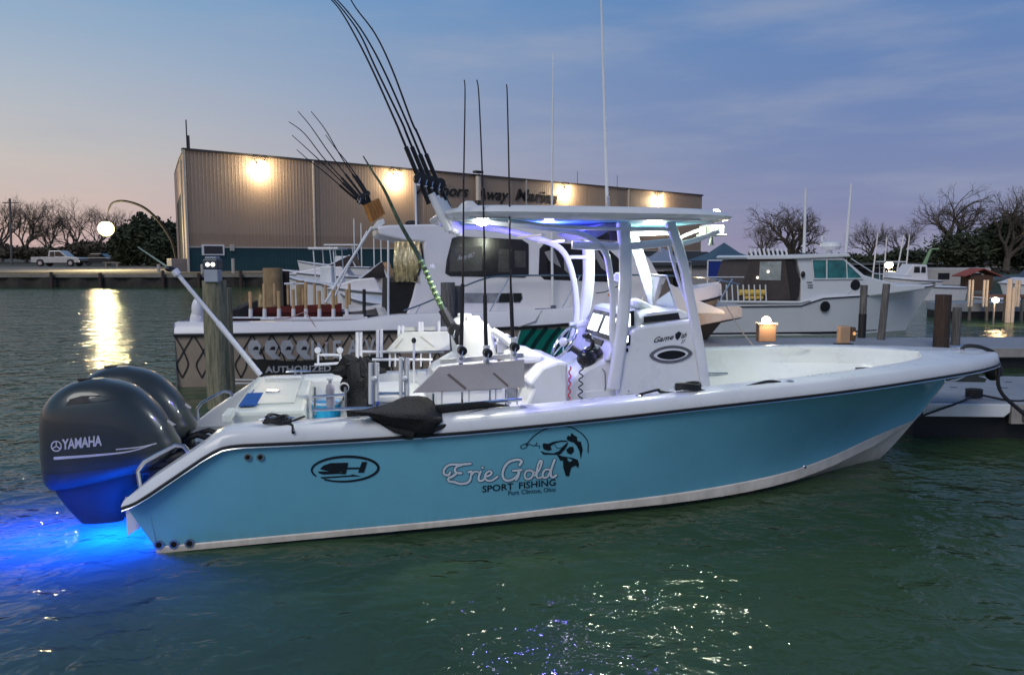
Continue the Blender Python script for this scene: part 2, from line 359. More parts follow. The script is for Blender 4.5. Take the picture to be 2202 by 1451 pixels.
# gunwale cap with rounded outer lip, following the stern slopes down to the swim platform
def ih(u):  # inner half width of the open cockpit
    b = spl(B_T, u)
    return interp([(-.2, b-.20), (.55, b-.22), (.9, b-.30), (4.6, b-.28), (5.4, 1.06), (6.2, .90), (6.8, .71), (7.2, .49), (7.45, .25), (7.6, .02), (7.62, 0)], u)
cu = [-.12, -.10, -.05, 0, .1, .3, .46, .54, .60, .66, .75, .9] + [1.2+.3*i for i in range(18)] + [6.5, 6.7, 6.9, 7.1, 7.2, 7.3, 7.4, 7.5, 7.56, 7.6, 7.63, 7.8, 7.9, 8, 8.1, 8.2, 8.3, 8.38, 8.44, 8.49, 8.53, 8.555, 8.57]
def floor_w(u): return interp([(-.2, .385), (.56, .385), (.62, .30), (5.0, .30), (5.3, .33), (6.6, .45), (8, .80)], u)
for side in (-1, 1):
    rows = []
    for u in cu:
        b, s, i = spl(B_T, u), sh(u), ih(u); top = s+.105 - (.02 if u < .5 else 0)
        if u < 0: k = (.12+u)/.12; b = b-.05*(1-k)**2; top -= .035*(1-k)**2; i = min(i+.03, b)
        f = floor_w(u); hk = .22+.78*math.sqrt(min(1, max(0, (u+.12)/.22)))
        r = [(u, side*max(0, b-.05), s-.012), (u, side*b, s-.01), (u, side*(b+.008), s+.012), (u, side*max(0, b-.010), s+.07), (u, side*max(0, b-.028), s+.095), (u, side*max(0, b-.06), top+.004),
             (u, side*max(i+.02, 0) if i > 0 else 0, top+.012), (u, side*max(i, 0), top+.005), (u, side*max(i, 0), top-.02)]
        if i > 0.0 and u <= 7.61: r += [(u, side*max(0, min(i+.012, half(u, w_)-.05-.05*min(1, max(0, u-5)))), w_) for w_ in (top-.06, top-.18, top-.32, (f+top)/2-.12, f+.05, f)]
        else: r += [(u, 0, top-.02)]*6
        r = [(a, b2, s-.012+(c-s+.012)*hk if k_ < 9 else c) for k_, (a, b2, c) in enumerate(r)]
        r = [(a, (0 if abs(b2) > 0 and side*b2 < 0 else b2), c) for a, b2, c in r]
        rows.append(r)
    MB().grid(rows).build('gunwale', GEL, boat, smooth=True)
    # end cap of the slope tip
    u = -.12; b, s, i = spl(B_T, u)-.05, sh(u), ih(u)+.03
    MB().add([(u, side*(b-.02), s-.012), (u, side*(b+.0), s+.008), (u, side*(b-.08), s+.012), (u, side*i, s+.01), (u, side*i, s-.012)], [(0, 1, 2, 3, 4)]).build('slope_tip', GEL, boat)
    rub = MB(); rub.tube([(u, side*(spl(B_T, u)+.010), sh(u)-.006) for u in cu[1:]], .013, 6); rub.build('rub_rail', BLACK, boat, smooth=True)
    rub = MB(); rub.tube([(u, side*(spl(B_T, u)+.016), sh(u)-.024) for u in cu[1:]], .006, 5); rub.build('rub_rail_trim', STEEL, boat, smooth=True)
    # screws along the lip
    for k in range(22):
        u = .75+k*.35; b = spl(B_T, u); p = (u, side*(b-.028), sh(u)+.073)
        q = MB().ell(p, (.008, .006, .008), 6, 4).build('screw', BLACK, boat)
# bow underside between blue hull and cap
rows = []
for u in [6.6, 6.9, 7.2, 7.5, 7.7, 7.85, 7.96]:
    rows.append([(u, -(spl(B_T, u)-.01), sh(u)-.02), (u, -hb(u), hw(u)-.0), ])
rows.append([(8.3, -.38, sh(8.3)-.02), (8.0, 0, .83)]); rows.append([(8.55, 0, sh(8.5)-.02), (8.0, 0, .83)])
for side in (1, -1): MB().grid([[(a, b*side, c) for a, b, c in r] for r in rows]).build('bow_underside', GEL, boat, smooth=True)
# cockpit sole and interior steps
MB().grid([[(u, -(half(u, w_)-.06), w_), (u, half(u, w_)-.06, w_)] for u, w_ in [(.6, .31), (2, .31), (3.5, .31), (5.0, .31), (5.5, .345), (6.2, .42), (6.8, .56), (7.2, .66), (7.5, .76)]]).build('cockpit_sole', GELC, boat)
MB().add([(-.08, -1.2, .385), (.6, -1.2, .385), (.6, 1.2, .385), (-.08, 1.2, .385), (-.08, -1.2, .33), (-.08, 1.2, .33)], [(0, 1, 2, 3), (4, 0, 3, 5)]).build('swim_platform', GEL, boat)
# far and near bow seats with toe kicks
for side in (-1, 1):
    o = []
    for u in [5.35, 5.6, 6.0, 6.5, 6.9, 7.2]: o.append([(u, side*min(ih(u), half(u, .66)-.03), .66), (u, side*max(.05, ih(u)-.42), .66), (u, side*max(.05, ih(u)-.42), .62), (u, side*max(.03, min(ih(u)-.40, half(u, .42)-.12)), .42)])
    st = MB().grid(o); st.add([o[0][0], o[0][1], o[0][3], (5.35, side*min(ih(5.35), half(5.35, .42)-.08), .42)], [(0, 1, 2, 3)]); st.build('bow_seat', GELC, boat)
    MB().tube([(5.2, side*(ih(5.2)-.01), .86), (5.6, side*(ih(5.6)-.02), .845), (5.85, side*(ih(5.85)-.03), .845)], .012, 6).build('toe_rail', STEEL, boat, smooth=True)
MB().add([(6.85, -.36, .74), (7.4, -.05, .80), (7.4, .05, .80), (6.85, .36, .74), (6.85, -.10, .52), (6.85, .10, .52)], [(0, 1, 2, 3), (0, 3, 5, 4)]).build('anchor_locker', GELC, boat)
# thin dark curved seam / grab line on the far inner bow side
MB().tube([fr(x, y, 1.0) for x, y in [(1568, 795), (1580, 782), (1600, 776), (1620, 773), (1636, 768), (1642, 760)]], .008, 6).build('grab_rail', STEEL, boat, smooth=True)
for pts in [[(1700, 746), (1860, 772), (1868, 795)], [(1880, 765), (1875, 785), (1884, 800)]]:
    MB().tube([fr(x, y, .72) for x, y in pts], .006, 5).build('liner_seam', ALU, boat)

# ---- aft bulkhead block with live well and hatch
MB().span((.58, -.80, .30), (1.16, 1.12, .955)).build('aft_bulkhead', GELC, boat, bevel=.03)
MB().span((.66, -.50, .956), (1.06, .66, .972)).build('bait_hatch', GELC, boat, bevel=.008)
MB().span((.78, -.02, .973), (.90, .10, .985)).build('hatch_latch', STEEL, boat, bevel=.004)
MB().plate([fr(524, 871, -.62), fr(545, 837, .25), fr(566, 837, .25), fr(549, 871, -.62)], .001).build('foam_mat', BMAT, boat)
q = MB().span((.60, -.42, .975), (.66, .75, .98)); q.v = [(x+.0, y, z) for x, y, z in q.v]
MB().plate([(.62, -.62, .974), (.62, .0, .974), (.76, .0, .974), (.76, -.62, .974)], .006).build('foam_mat', BMAT, boat)
MB().tube([(.70, .78, .985), (1.05, .78, .985)], .018, 8).build('hatch_handle', GEL, boat, smooth=True)
MB().span((1.16, -.8, .3), (1.42, 1.0, .62)).build('aft_bench', CUSH, boat, bevel=.03)
MB().span((.56, -1.08, .93), (.62, -.80, .995)).build('transom_door_post', GELC, boat, bevel=.01)
# far quarter bolster
MB().span((1.05, .80, .72), (1.60, 1.13, .97)).build('corner_bolster', CUSH, boat, bevel=.04)

# ---- grab handles on the stern slopes
for side in (-1, 1):
    v = side*1.19
    MB().tube([(-.02, v, .50), (-.03, v, .62), (.02, v, .685), (.12, v, .74), (.24, v, .80), (.30, v, .79), (.34, v, .73)], .016, 8).build('grab_handle', STEEL, boat, smooth=True)
# ---- through-hull fittings
hs = hsurf(.0)
for px, py, r in [(533, 982, .028), (560, 982, .028), (342, 1170, .036), (374, 1169, .036), (408, 1167, .036)]:
    p = hs(px, py); th = MB().lathe(p, [(r*.55, -.012), (r, -.012), (r*1.05, -.004), (r, .004), (r*.6, .004)], 16, 'Y').build('through_hull', STEEL, boat, smooth=True)
    MB().lathe((p.x, p.y-.0135, p.z), [(.001, 0), (r*.62, 0)], 12, 'Y').build('drain_hole', BLACK, th)
MB().lathe(hs(1730, 1003), [(.012, -.012), (.02, -.006), (.02, .01)], 10, 'Y').build('through_hull', STEEL, boat, smooth=True)
# transom trim brackets
MB().box((.02, -1.25, .26), (.07, .04, .06)).build('transom_bracket', GEL, boat, bevel=.01)

# ---- hull lettering: oval SH emblem, Erie Gold script, walleye
e1 = hsurf(.005); e2 = hsurf(.0075); e3 = hsurf(.010)
def Z(pts, ox=640, oy=900, k=680/2202): return [(ox+x*k, oy+y*k) for x, y in pts]
b = MB(); oval = [(330+232*math.cos(a), 350-86*math.sin(a)+(-8*math.cos(a))) for a in [R(-128+i*12) for i in range(0, 29)]]
stroke(b, Z(oval), lambda t: 3.2+2.2*math.sin(PI*t), e1)
b.build('oval_emblem', DECK, boat)
fl = [[(155, 350), (180, 325), (230, 308), (352, 306), (340, 338), (260, 338), (225, 345)], [(155, 350), (225, 345), (260, 338), (340, 338), (330, 360), (300, 368), (270, 378)],
      [(140, 366), (290, 368), (310, 382), (180, 388), (150, 380)], [(352, 306), (335, 385), (300, 385), (318, 306)], [(338, 340), (440, 338), (438, 350), (335, 352)], [(448, 300), (484, 300), (462, 374), (420, 376)],
      [(160, 406), (380, 392), (370, 384), (442, 400), (370, 402), (165, 416)]]
flatpoly([Z(p) for p in fl], e1).build('oval_emblem_letters', DECK, boat)
E_ = [(1205, 312), (1140, 318), (1060, 320), (1022, 350), (1020, 385), (1050, 392), (1062, 372)]
E2 = [(1148, 320), (1110, 332), (1094, 356), (1108, 375), (1140, 378)]
E3 = [(1110, 376), (1080, 400), (1050, 415), (1055, 435), (1092, 440), (1130, 452), (1180, 446), (1200, 425)]
r_ = [(1190, 372), (1212, 366), (1208, 390), (1200, 432)]; r2 = [(1204, 405), (1222, 376), (1245, 366), (1258, 372)]
i_ = [(1275, 368), (1262, 400), (1262, 428), (1285, 430), (1305, 412)]; i2 = [(1285, 338), (1290, 342)]
e_ = [(1302, 402), (1335, 395), (1352, 376), (1336, 364), (1312, 380), (1304, 410), (1322, 430), (1355, 428), (1392, 402)]
G_ = [(1545, 322), (1560, 296), (1530, 284), (1470, 302), (1434, 350), (1428, 400), (1450, 428), (1490, 425), (1530, 395), (1542, 362)]; G2 = [(1500, 362), (1560, 356)]; G3 = [(1545, 362), (1535, 400), (1520, 425)]
o_ = [(1625, 360), (1595, 362), (1580, 392), (1592, 418), (1620, 415), (1640, 388), (1632, 362), (1612, 358), (1650, 372)]
l_ = [(1652, 395), (1685, 350), (1700, 300), (1688, 292), (1672, 330), (1664, 385), (1672, 412), (1700, 405)]
d_ = [(1752, 352), (1722, 356), (1706, 385), (1716, 410), (1742, 400), (1760, 362)]; d2 = [(1790, 285), (1770, 340), (1762, 385), (1775, 408), (1802, 392)]
b1 = MB(); b2 = MB()
for s_, w in [(E_, 13), (E2, 13), (E3, 14), (r_, 12), (r2, 10), (i_, 12), (i2, 12), (e_, 11), (G_, 14), (G2, 12), (G3, 13), (o_, 11), (l_, 11), (d_, 12), (d2, 13)]:
    stroke(b1, Z(s_), (w+11)*.309, e1); stroke(b2, Z(s_), (w+3)*.309, e2)
b1.build('script_outline', DECN, boat); b2.build('script_lettering', DECW, boat)
text_px('SPORT', (1037, 1058), (1104, 1051.6), 13.5, e1, bold=.012).build('hull_lettering', DECK, boat); text_px('FISHING', (1116, 1050.5), (1195, 1043), 13.5, e1, bold=.012).build('hull_lettering', DECK, boat)
text_px('Port', (1093, 1064.5), (1116, 1062.6), 9.5, e1, bold=.008).build('hull_lettering', DECN, boat); text_px('Clinton,', (1121, 1062), (1165, 1058.5), 9.5, e1, bold=.008).build('hull_lettering', DECN, boat); text_px('Ohio', (1169, 1058.2), (1195, 1056), 9.5, e1, bold=.008).build('hull_lettering', DECN, boat); 
b = MB()
stroke(b, Z([(1590, 185), (1640, 125), (1720, 75), (1820, 52), (1910, 62), (1980, 105), (2020, 160), (2022, 235)]), 2., e1)
stroke(b, Z([(1600, 170), (1570, 180), (1552, 195), (1565, 208), (1590, 200), (1610, 178), (1650, 188), (1668, 165)]), 1.5, e1)
stroke(b, Z([(1650, 185), (1685, 190), (1682, 205)]), 1.4, e1)
fish = [[(1705, 185), (1712, 170), (1745, 175), (1780, 160), (1840, 150), (1875, 152), (1880, 160), (1830, 160), (1790, 172), (1760, 190), (1770, 215), (1745, 200)],
        [(1705, 185), (1745, 200), (1770, 215), (1745, 222), (1712, 212)],
        [(1690, 222), (1720, 235), (1780, 240), (1820, 225), (1850, 190), (1885, 160), (1880, 180), (1860, 215), (1825, 250), (1780, 250), (1710, 248)],
        [(1872, 140), (1882, 115), (1898, 125), (1908, 97), (1925, 115), (1945, 125), (1948, 160), (1920, 165), (1890, 155)], [(1920, 160), (1945, 155), (1972, 160), (1985, 215), (1972, 280), (1962, 225), (1945, 190)],
        [(1870, 215), (1895, 195), (1920, 195), (1925, 225), (1905, 248), (1880, 240)],
        [(1805, 250), (1850, 262), (1905, 270), (1950, 285), (1960, 315), (1955, 342), (1935, 325), (1905, 340), (1890, 400), (1868, 398), (1850, 340), (1848, 290), (1830, 292)]]
for p in fish: b.add([e1(*q) for q in Z(p)], [tuple(range(len(p)))])
stroke(b, Z([(1790, 180), (1810, 205), (1840, 200)]), 1.3, e1); stroke(b, Z([(1770, 172), (1776, 172)]), 3, e1)
b.build('walleye_decal', DECK, boat)
flatpoly([Z([(1880, 272), (1905, 282), (1915, 290), (1895, 300), (1880, 290)])], e2).build('walleye_highlight', BLUE2, boat)

# ================================================================== OUTBOARDS (parts of the boat)
def seg_sec(w, tab): return [spl([(r[0], r[k]) for r in tab], w) for k in (1, 2, 3)]
COWT = [(.36, -.90, -.10, .20), (.40, -.93, -.04, .235), (.47, -.945, .04, .262), (.58, -.95, .115, .275), (.69, -.95, .085, .275), (.82, -.945, .03, .272), (.93, -.93, -.03, .262), (1.02, -.89, -.10, .245), (1.10, -.82, -.18, .215), (1.155, -.74, -.27, .175), (1.19, -.66, -.38, .12), (1.205, -.56, -.46, .05)]
def cow_v(u, w):
    a, b_, hv = seg_sec(w, COWT); c = (a+b_)/2; r = (b_-a)/2; t = min(.98, abs(u-c)/r); return hv*(1-t**3.0)**(1/2.4)
def engine(vc, first):
    rows = []; N = 40
    for i in range(34):
        w = .36+(1.205-.36)*i/33; a, b_, hv = seg_sec(w, COWT); c = (a+b_)/2; r = (b_-a)/2; row = []
        for j in range(N):
            t = 2*PI*j/N; x = math.cos(t); x = math.copysign(abs(x)**.75, x); y = hv*(max(0, 1-abs(x)**3.0))**(1/2.4)*(1 if math.sin(t) >= 0 else -1)
            row.append((c+r*x, vc+y, w+(.07*x+.02)*max(0, (.72-w)/.36)))
        rows.append(row)
    m = MB().grid(rows, closed=True); m.add(rows[-1], [tuple(range(N))]); m.add(rows[0], [tuple(range(N))])
    cw = m.build('outboard_motor', COWL, boat, smooth=True)
    # lower apron, tapering leg and gearcase
    LT = [(-.55, -.62, -.30, .05), (-.20, -.64, -.34, .055), (-.04, -.66, -.36, .07), (.10, -.76, -.34, .10), (.22, -.83, -.30, .13), (.30, -.87, -.22, .16), (.45, -.88, -.16, .18)]
    rows = []
    for i in range(16):
        w = -.55+(1.0)*i/15; a, b_, hv = seg_sec(w, LT); c = (a+b_)/2; r = (b_-a)/2
        rows.append([(c+r*math.copysign(abs(math.cos(2*PI*j/24))**.8, math.cos(2*PI*j/24)), vc+hv*math.copysign(abs(math.sin(2*PI*j/24))**.8, math.sin(2*PI*j/24)), w) for j in range(24)])
    MB().grid(rows, closed=True).build('leg_housing', LEG, cw, smooth=True)
    MB().span((-.72, vc-.16, -.17), (-.28, vc+.16, -.14)).build('cavitation_plate', LEG, cw, bevel=.01)
    MB().lathe((-.48, vc, -.50), [(.01, -.3), (.06, -.2), (.08, -.05), (.07, .15), (.02, .28)], 14, 'X').build('gearcase', LEG, cw, smooth=True)
    MB().box((.0, vc, .28), (.26, .22, .34)).box((-.12, vc, .45), (.4, .18, .12)).build('mount_bracket', LEG, cw, bevel=.02)
    MB().tube([(.02, vc-.10, .52), (.14, vc-.12, .56), (.28, vc-.1, .50), (.42, vc-.05, .46)], .03, 8).tube([(.02, vc+.08, .50), (.2, vc+.1, .55), (.42, vc+.05, .46)], .026, 8).build('rigging_hose', BLACK, cw, smooth=True)
    def cs(eps):
        def f(px, py):
            v = vc-.27
            for _ in range(5): p = fr(px, py, v); v = vc-cow_v(p.x, p.z)-eps
            return fr(px, py, v)
        return f
    return cw, cs
for vc in (-.38, .36):
    cw, cs = engine(vc, vc < 0); s1 = cs(.004); s2 = cs(.006)
    if vc < 0: sh_ = lambda x, y: (x, y)
    else:
        # same marks on the far engine, found through the near engine's frame
        base = cs; 
    def nearf(eps):
        g = lambda px, py: None
        def f(px, py):
            v = -.38-.27
            for _ in range(5): p = fr(px, py, v); v = -.38-cow_v(p.x, p.z)-eps
            p = fr(px, py, v); return Vector((p.x, p.y+(vc+.38), p.z))
        return f
    n1, n2 = nearf(.004), nearf(.006)
    text_px('YAMAHA', (133, 966), (219, 957), 21, n1, bold=.03, space=.96).build('cowling_lettering', SILV, cw)
    b = MB(); stroke(b, [(121+10.5*math.cos(a), 959+10.5*math.sin(a)) for a in [2*PI*i/16 for i in range(17)]], 2.6, n1)
    for a in (-90, 30, 150): stroke(b, [(121, 959), (121+9*math.cos(R(a)), 959+9*math.sin(R(a)))], 2.4, n1)
    b.build('cowling_roundel', SILV, cw)
    b = MB(); stroke(b, [(118, 985), (200, 979), (280, 970), (335, 953)], lambda t: 5.5*(1-t)+1.2, n1); stroke(b, [(250, 966), (300, 961), (336, 953)], 2.6, n1); b.build('cowling_stripe', SILV, cw)
    b = MB(); b.add([n1(*p) for p in [(140, 872), (150, 858), (175, 851), (210, 850), (249, 857), (225, 862), (180, 867)]], [tuple(range(7))]); b.build('air_intake', BLACK, cw)
    b = MB(); stroke(b, [(362, 905), (372, 912)], 6, n1); b.build('cowling_latch', SILV, cw)
    for w0, sl in ((.50, .05), (.90, .02)):
        P_ = []
        for j in range(41):
            t = 2*PI*j/40; a_, c_, hv = seg_sec(w0, COWT); m_ = (a_+c_)/2; r_2 = (c_-a_)/2; x = math.copysign(abs(math.cos(t))**.75, math.cos(t)); y = hv*(max(0, 1-abs(x)**3.0))**(1/2.4)*(1 if math.sin(t) >= 0 else -1)
            P_.append((m_+r_2*x, vc+y, w0+(.07*x+.02)*max(0, (.72-w0)/.36)))
        if w0 < .6: MB().tube(P_, .0035, 5, cap=False).build('cowling_seam', BLACK, cw, smooth=True)
    MB().box((-.60, vc, 1.203), (.10, .07, .02)).build('cowling_vent', BLACK, cw, bevel=.008)

# ================================================================== CONSOLE
CS = [(3.96, .30), (4.86, .30), (4.80, 1.0), (4.77, 1.60), (4.25, 1.54), (4.05, 1.50), (3.98, 1.10)]
con = MB().prism([(3.93, .30), (4.93, .30), (4.88, 1.0), (4.78, 1.62), (4.18, 1.56), (4.10, 1.53), (3.99, 1.22)], -.50, .50).build('console', GEL, boat, bevel=.035)
CP = lambda px, py: fr(px, py, -.508)
# lower helm shelf that carries the wheel and throttle
MB().prism([(3.42, .92), (3.60, 1.12), (3.74, 1.20), (4.03, 1.30), (4.03, .30), (3.48, .30)], -.42, .50).build('helm_pod', GEL, con, bevel=.04)
MB().prism([(3.86, 1.235), (3.93, 1.37), (4.06, 1.69), (4.16, 1.72), (4.24, 1.55), (4.24, 1.22)], -.46, .50).build('dash_hood', GEL, con, bevel=.02)
SCR = lampmat('lit_screen', (.86, .95, 1.0), 2.6)
def on_dash(v0, v1, a, b_, m, name, par=con, off=.004, th=.012):
    # dash slope between (3.95,1.40) and (4.06,1.69)
    g = lambda t: (3.93+.13*t-off*.93, 1.37+.32*t+off*.38)
    p, q = g(a), g(b_); return MB().plate([(p[0], v0, p[1]), (p[0], v1, p[1]), (q[0], v1, q[1]), (q[0], v0, q[1])], -th).build(name, m, par, bevel=.002)
for v0, v1 in [(-.36, -.02), (.04, .38)]:
    on_dash(v0-.03, v1+.03, .14, .88, BLKG, 'chart_plotter', off=.006); on_dash(v0+.015, v1-.015, .26, .76, SCR, 'plotter_screen', off=.0195, th=.002)
on_dash(-.2, .3, -.10, .08, BLKG, 'switch_panel', off=.002)
# gauges seen on the near face
for quad, m in [([(1345, 672), (1372, 668), (1372, 700), (1345, 704)], BLKG), ([(1350, 676), (1364, 674), (1364, 702), (1350, 704)], SCR), ([(1350, 722), (1364, 720), (1363, 742), (1350, 744)], BLKG), ([(1351, 723), (1360, 722), (1359, 736), (1351, 737)], SCR),
                ([(1347, 747), (1353, 746), (1352, 759), (1346, 760)], BLKG), ([(1355, 749), (1359, 748), (1359, 756), (1355, 757)], BLKG)]:
    eps = -.512 if m is BLKG else -.516
    MB().plate([fr(x-8, y, eps) for x, y in quad], .004).build('gauge_display' if m is SCR else 'gauge_housing', m, con)
# window, decal, seams
def ring(c, rx, ry, n=40, p=1.6, tilt=0): return [(c[0]+rx*math.copysign(abs(math.cos(2*PI*i/n))**(1 if p else 1), math.cos(2*PI*i/n)), c[1]+ry*math.copysign(abs(math.sin(2*PI*i/n))**p, math.sin(2*PI*i/n))+tilt*math.cos(2*PI*i/n)*rx) for i in range(n)]
GREYF = mat('grey_window_frame', (.16, .16, .18), .35, .4)
def disc(c, rx, ry, v, m, name, p=1.25, t=-.06, th=.008):
    pts = ring(c, rx, ry, p=p, tilt=t); a = [fr(x, y, v) for x, y in pts]; k = len(a); c2 = [Vector((q.x, q.y+th, q.z)) for q in a]
    b = MB().add(a+c2, [tuple(range(k))] + [(i, (i+1) % k, (i+1) % k+k, i+k) for i in range(k)]); return b.build(name, m, con)
disc((1443, 762), 46, 19, -.510, GREYF, 'window_frame'); disc((1443, 762), 37, 13, -.514, ALU, 'window_rim'); disc((1444, 763), 31, 9.5, -.517, BLKG, 'window_pane')
DP = lambda x, y: fr(x, y, -.5035)
text_px('Game', (1406, 737), (1449, 729), 11, DP, bold=.02, shear=.5, space=1.05).build('console_lettering', DECK, con)
text_px('ish', (1464, 728), (1477, 725), 11, DP, bold=.02, shear=.5).build('console_lettering', DECK, con)
text_px('27', (1464, 738), (1474, 737), 7, DP, bold=.01, shear=.4).build('console_lettering', DECK, con)
flatpoly([[(1452, 718), (1460, 712), (1466, 716), (1463, 724), (1457, 732), (1452, 726)]], DP).build('console_fish_mark', DECK, con)
MB().plate([fr(1384, 681, -.505), fr(1384, 694, -.505), fr(1462, 686, -.505), fr(1458, 672, -.505)], .006).build('windshield_base', BLACK, con)
MB().prism([(4.1, 1.56), (4.80, 1.62), (4.62, 1.70), (4.3, 1.68)], -.42, .42).build('dash_brow', GEL, con, bevel=.02)
for k, (px, py) in enumerate([(1320, 775), (1300, 860)]): pass
MB().tube([fr(1295, 793, -.43), fr(1301, 800, -.43), fr(1302, 830, -.43), fr(1298, 862, -.43)], .005, 5).build('door_seam', GREYF, con)
# wheel
WC = fr(1213, 736, -.02); ax = Vector((-.82, -.05, .57)).normalized(); a1 = Vector((0, 1, 0)); a2 = ax.cross(a1).normalized(); a1 = a2.cross(ax)
wh = MB(); pts = [WC+(a1*math.cos(2*PI*i/32)+a2*math.sin(2*PI*i/32))*.185 for i in range(33)]; wh.tube(pts, .016, 8, cap=False)
wo = wh.build('steering_wheel', STEEL, con, smooth=True)
sp = MB()
for a in (0, 72, 144, 216, 288): sp.tube([WC, WC+(a1*math.cos(R(a))+a2*math.sin(R(a)))*.18], .009, 6)
sp.build('wheel_spoke', STEEL, wo, smooth=True)
MB().ell(WC+ax*.01, (.045, .045, .045)).build('wheel_hub', GEL, wo, smooth=True)
MB().tube([WC, WC-ax*.28], .03, 10).build('steering_column', BLACK, wo, smooth=True)
# throttle box with lever, controls
thr = MB(); tb = fr(1262, 770, -.36); thr.ell(tb, (.10, .07, .09)); thr.tube([tb+Vector((.02, 0, .02)), tb+Vector((.05, -.02, .16)), tb+Vector((.0, -.02, .22))], .018, 8); thr.tube([tb+Vector((.12, .05, .0)), tb+Vector((.06, .05, .17)), tb+Vector((.02, .05, .21))], .016, 8)
thr.ell(tb+Vector((0, 0, .21)), (.05, .035, .03)); thr.ell(tb+Vector((.09, .08, .05)), (.09, .1, .06)); thr.build('throttle_control', BLKG, con, smooth=True)
SPEAK = mat('screen_bezel_blue', (.10, .13, .3), .3)
for k, (px, py) in enumerate([(1277, 753), (1288, 760), (1299, 758), (1283, 770), (1310, 765)]):
    MB().box(fr(px, py, -.25)+Vector((0, 0, .0)), (.05, .05, .02), ry=R(-20)).build('dash_switch', BLKG if k != 1 else mat('red_switch', (.35, .03, .02), .4), con, bevel=.004)
MB().box(fr(1268, 749, -.05), (.07, .13, .02), ry=R(-18)).build('pod_screen', SCR, con, bevel=.004)
# pigtail tethers hanging on the aft face
RED = mat('red_plastic', (.4, .02, .03), .4)
for (x, m) in [(1226, RED), (1250, GREYF)]:
    b = MB(); b.tube([fr(x+5*math.sin(i*1.3)*(1 if x > 1240 else .45)-i*.1, 788+i*3.4, -.5) for i in range(22)], .007, 5); b.build('coiled_tether', m if m is RED else BLACK, con, smooth=True)
# windshield
wsh = MB().plate([fr(1402, 590, .38), fr(1405, 668, .38), fr(1458, 672, -.38), fr(1434, 593, -.38)], .006).build('windshield', GLS, con)
MB().tube([fr(1402, 590, .38), fr(1434, 593, -.38), fr(1458, 672, -.38)], .008, 6).build('windshield_rim', ALU, wsh, smooth=True)
# rolled towel on the brow
MB().tube([fr(1352, 662, 0), fr(1370, 656, 0), fr(1390, 662, 0), fr(1402, 668, 0)], [.05, .07, .05, .03], 8).ell(fr(1366, 652, -.1), (.07, .08, .05)).build('towel', CUSH, con, smooth=True)
MB().span((3.60, -.42, .30), (4.0, -.44, .95)).build('console_side_wing', GEL, con)

# ---- leaning post with helm seats
lp = MB().prism([(2.95, .30), (3.50, .30), (3.50, 1.23), (3.40, 1.25), (3.25, 1.20), (3.12, 1.05), (3.16, 1.0), (3.10, .85), (2.95, .8)], -.48, .48).build('leaning_post', GEL, boat, bevel=.03)
MB().prism([(2.25, .30), (2.97, .30), (2.97, 1.10), (2.90, 1.24), (2.55, 1.26), (2.3, 1.12)], -.30, .48).build('tackle_station', GEL, lp, bevel=.05)
for v0, v1, du in [(-.22, .12, 0), (.16, .50, -.02)]:
    b = MB(); rows = []
    for i in range(13):
        t = i/12; w = 1.20+.44*t; hu = .17-.05*t+.02*math.sin(PI*t); vm = (v0+v1)/2; hv = (v1-v0)/2*(1 if t < .75 else math.sqrt(max(.02, 1-((t-.75)/.27)**2)))
        c = 2.74-.06*t+du
        if t > .9: hu *= .55
        rows.append([(c+hu*math.copysign(abs(math.cos(2*PI*j/20))**.7, math.cos(2*PI*j/20)), vm+hv*math.copysign(abs(math.sin(2*PI*j/20))**.7, math.sin(2*PI*j/20)), w) for j in range(20)])
    b.grid(rows, closed=True); b.add(rows[-1], [tuple(range(20))]); b.build('helm_seat', CUSH, lp, smooth=True)
    b = MB(); b.tube([(2.84+du, v0+.02, 1.52), (2.93+du, v0, 1.46), (3.02+du, v0, 1.38), (3.05+du, v0, 1.30)], [.03, .035, .035, .03], 8); b.build('seat_arm', CUSH, lp, smooth=True)
MB().prism([(2.95, 1.2), (3.30, 1.2), (3.34, 1.28), (2.95, 1.34)], -.25, .5).build('seat_cushion', CUSH, lp, bevel=.03)
# white mug/gear with black lids beside the seats
g = MB(); g.ell(fr(1085, 735, -.1), (.08, .07, .08)).box(fr(1078, 748, -.1), (.10, .1, .08)); g.build('winch_housing', GEL, lp, smooth=False)
MB().ell(fr(1094, 735, -.14), (.035, .04, .06)).ell(fr(1077, 723, -.14), (.03, .03, .014)).build('winch_handle', BLACK, lp, smooth=True)
# near side seat pod and cooler
MB().span((3.18, -.62, .30), (3.62, -.50, .86)).build('side_pod', GEL, lp, bevel=.02)

# ================================================================== T-TOP
def rr_sec(a, b_, hv, w0, w1, cr=.12): pass
top_o = []
for a, b_, hv, w in [(2.44, 4.90, .98, 2.512), (2.36, 5.03, 1.03, 2.535), (2.34, 5.06, 1.05, 2.565), (2.38, 5.0, 1.03, 2.60), (2.48, 4.86, .98, 2.622)]:
    row = []; N = 48; c = (a+b_)/2; r = (b_-a)/2
    for j in range(N):
        t = 2*PI*j/N; x = math.copysign(abs(math.cos(t))**.32, math.cos(t)); y = math.copysign(abs(math.sin(t))**.32, math.sin(t))
        # front third tapers towards its nose
        k = 1-.22*max(0, x-.4)/.6
        row.append((c+r*x, hv*y*k, w+.0*x))
    top_o.append(row)
m = MB().grid(top_o, closed=True); m.add(top_o[-1], [tuple(range(48))])
top = m.build('hardtop', GEL, boat, smooth=True)
ua, ub = 2.52, 4.82
MB().plate([(ua, -.90, 2.513), (ua, .90, 2.513), (ub-.25, .90, 2.513), (ub, .62, 2.513), (ub, -.62, 2.513), (ub-.25, -.90, 2.513)], -.01).build('hardtop_liner', BLUE2, top)
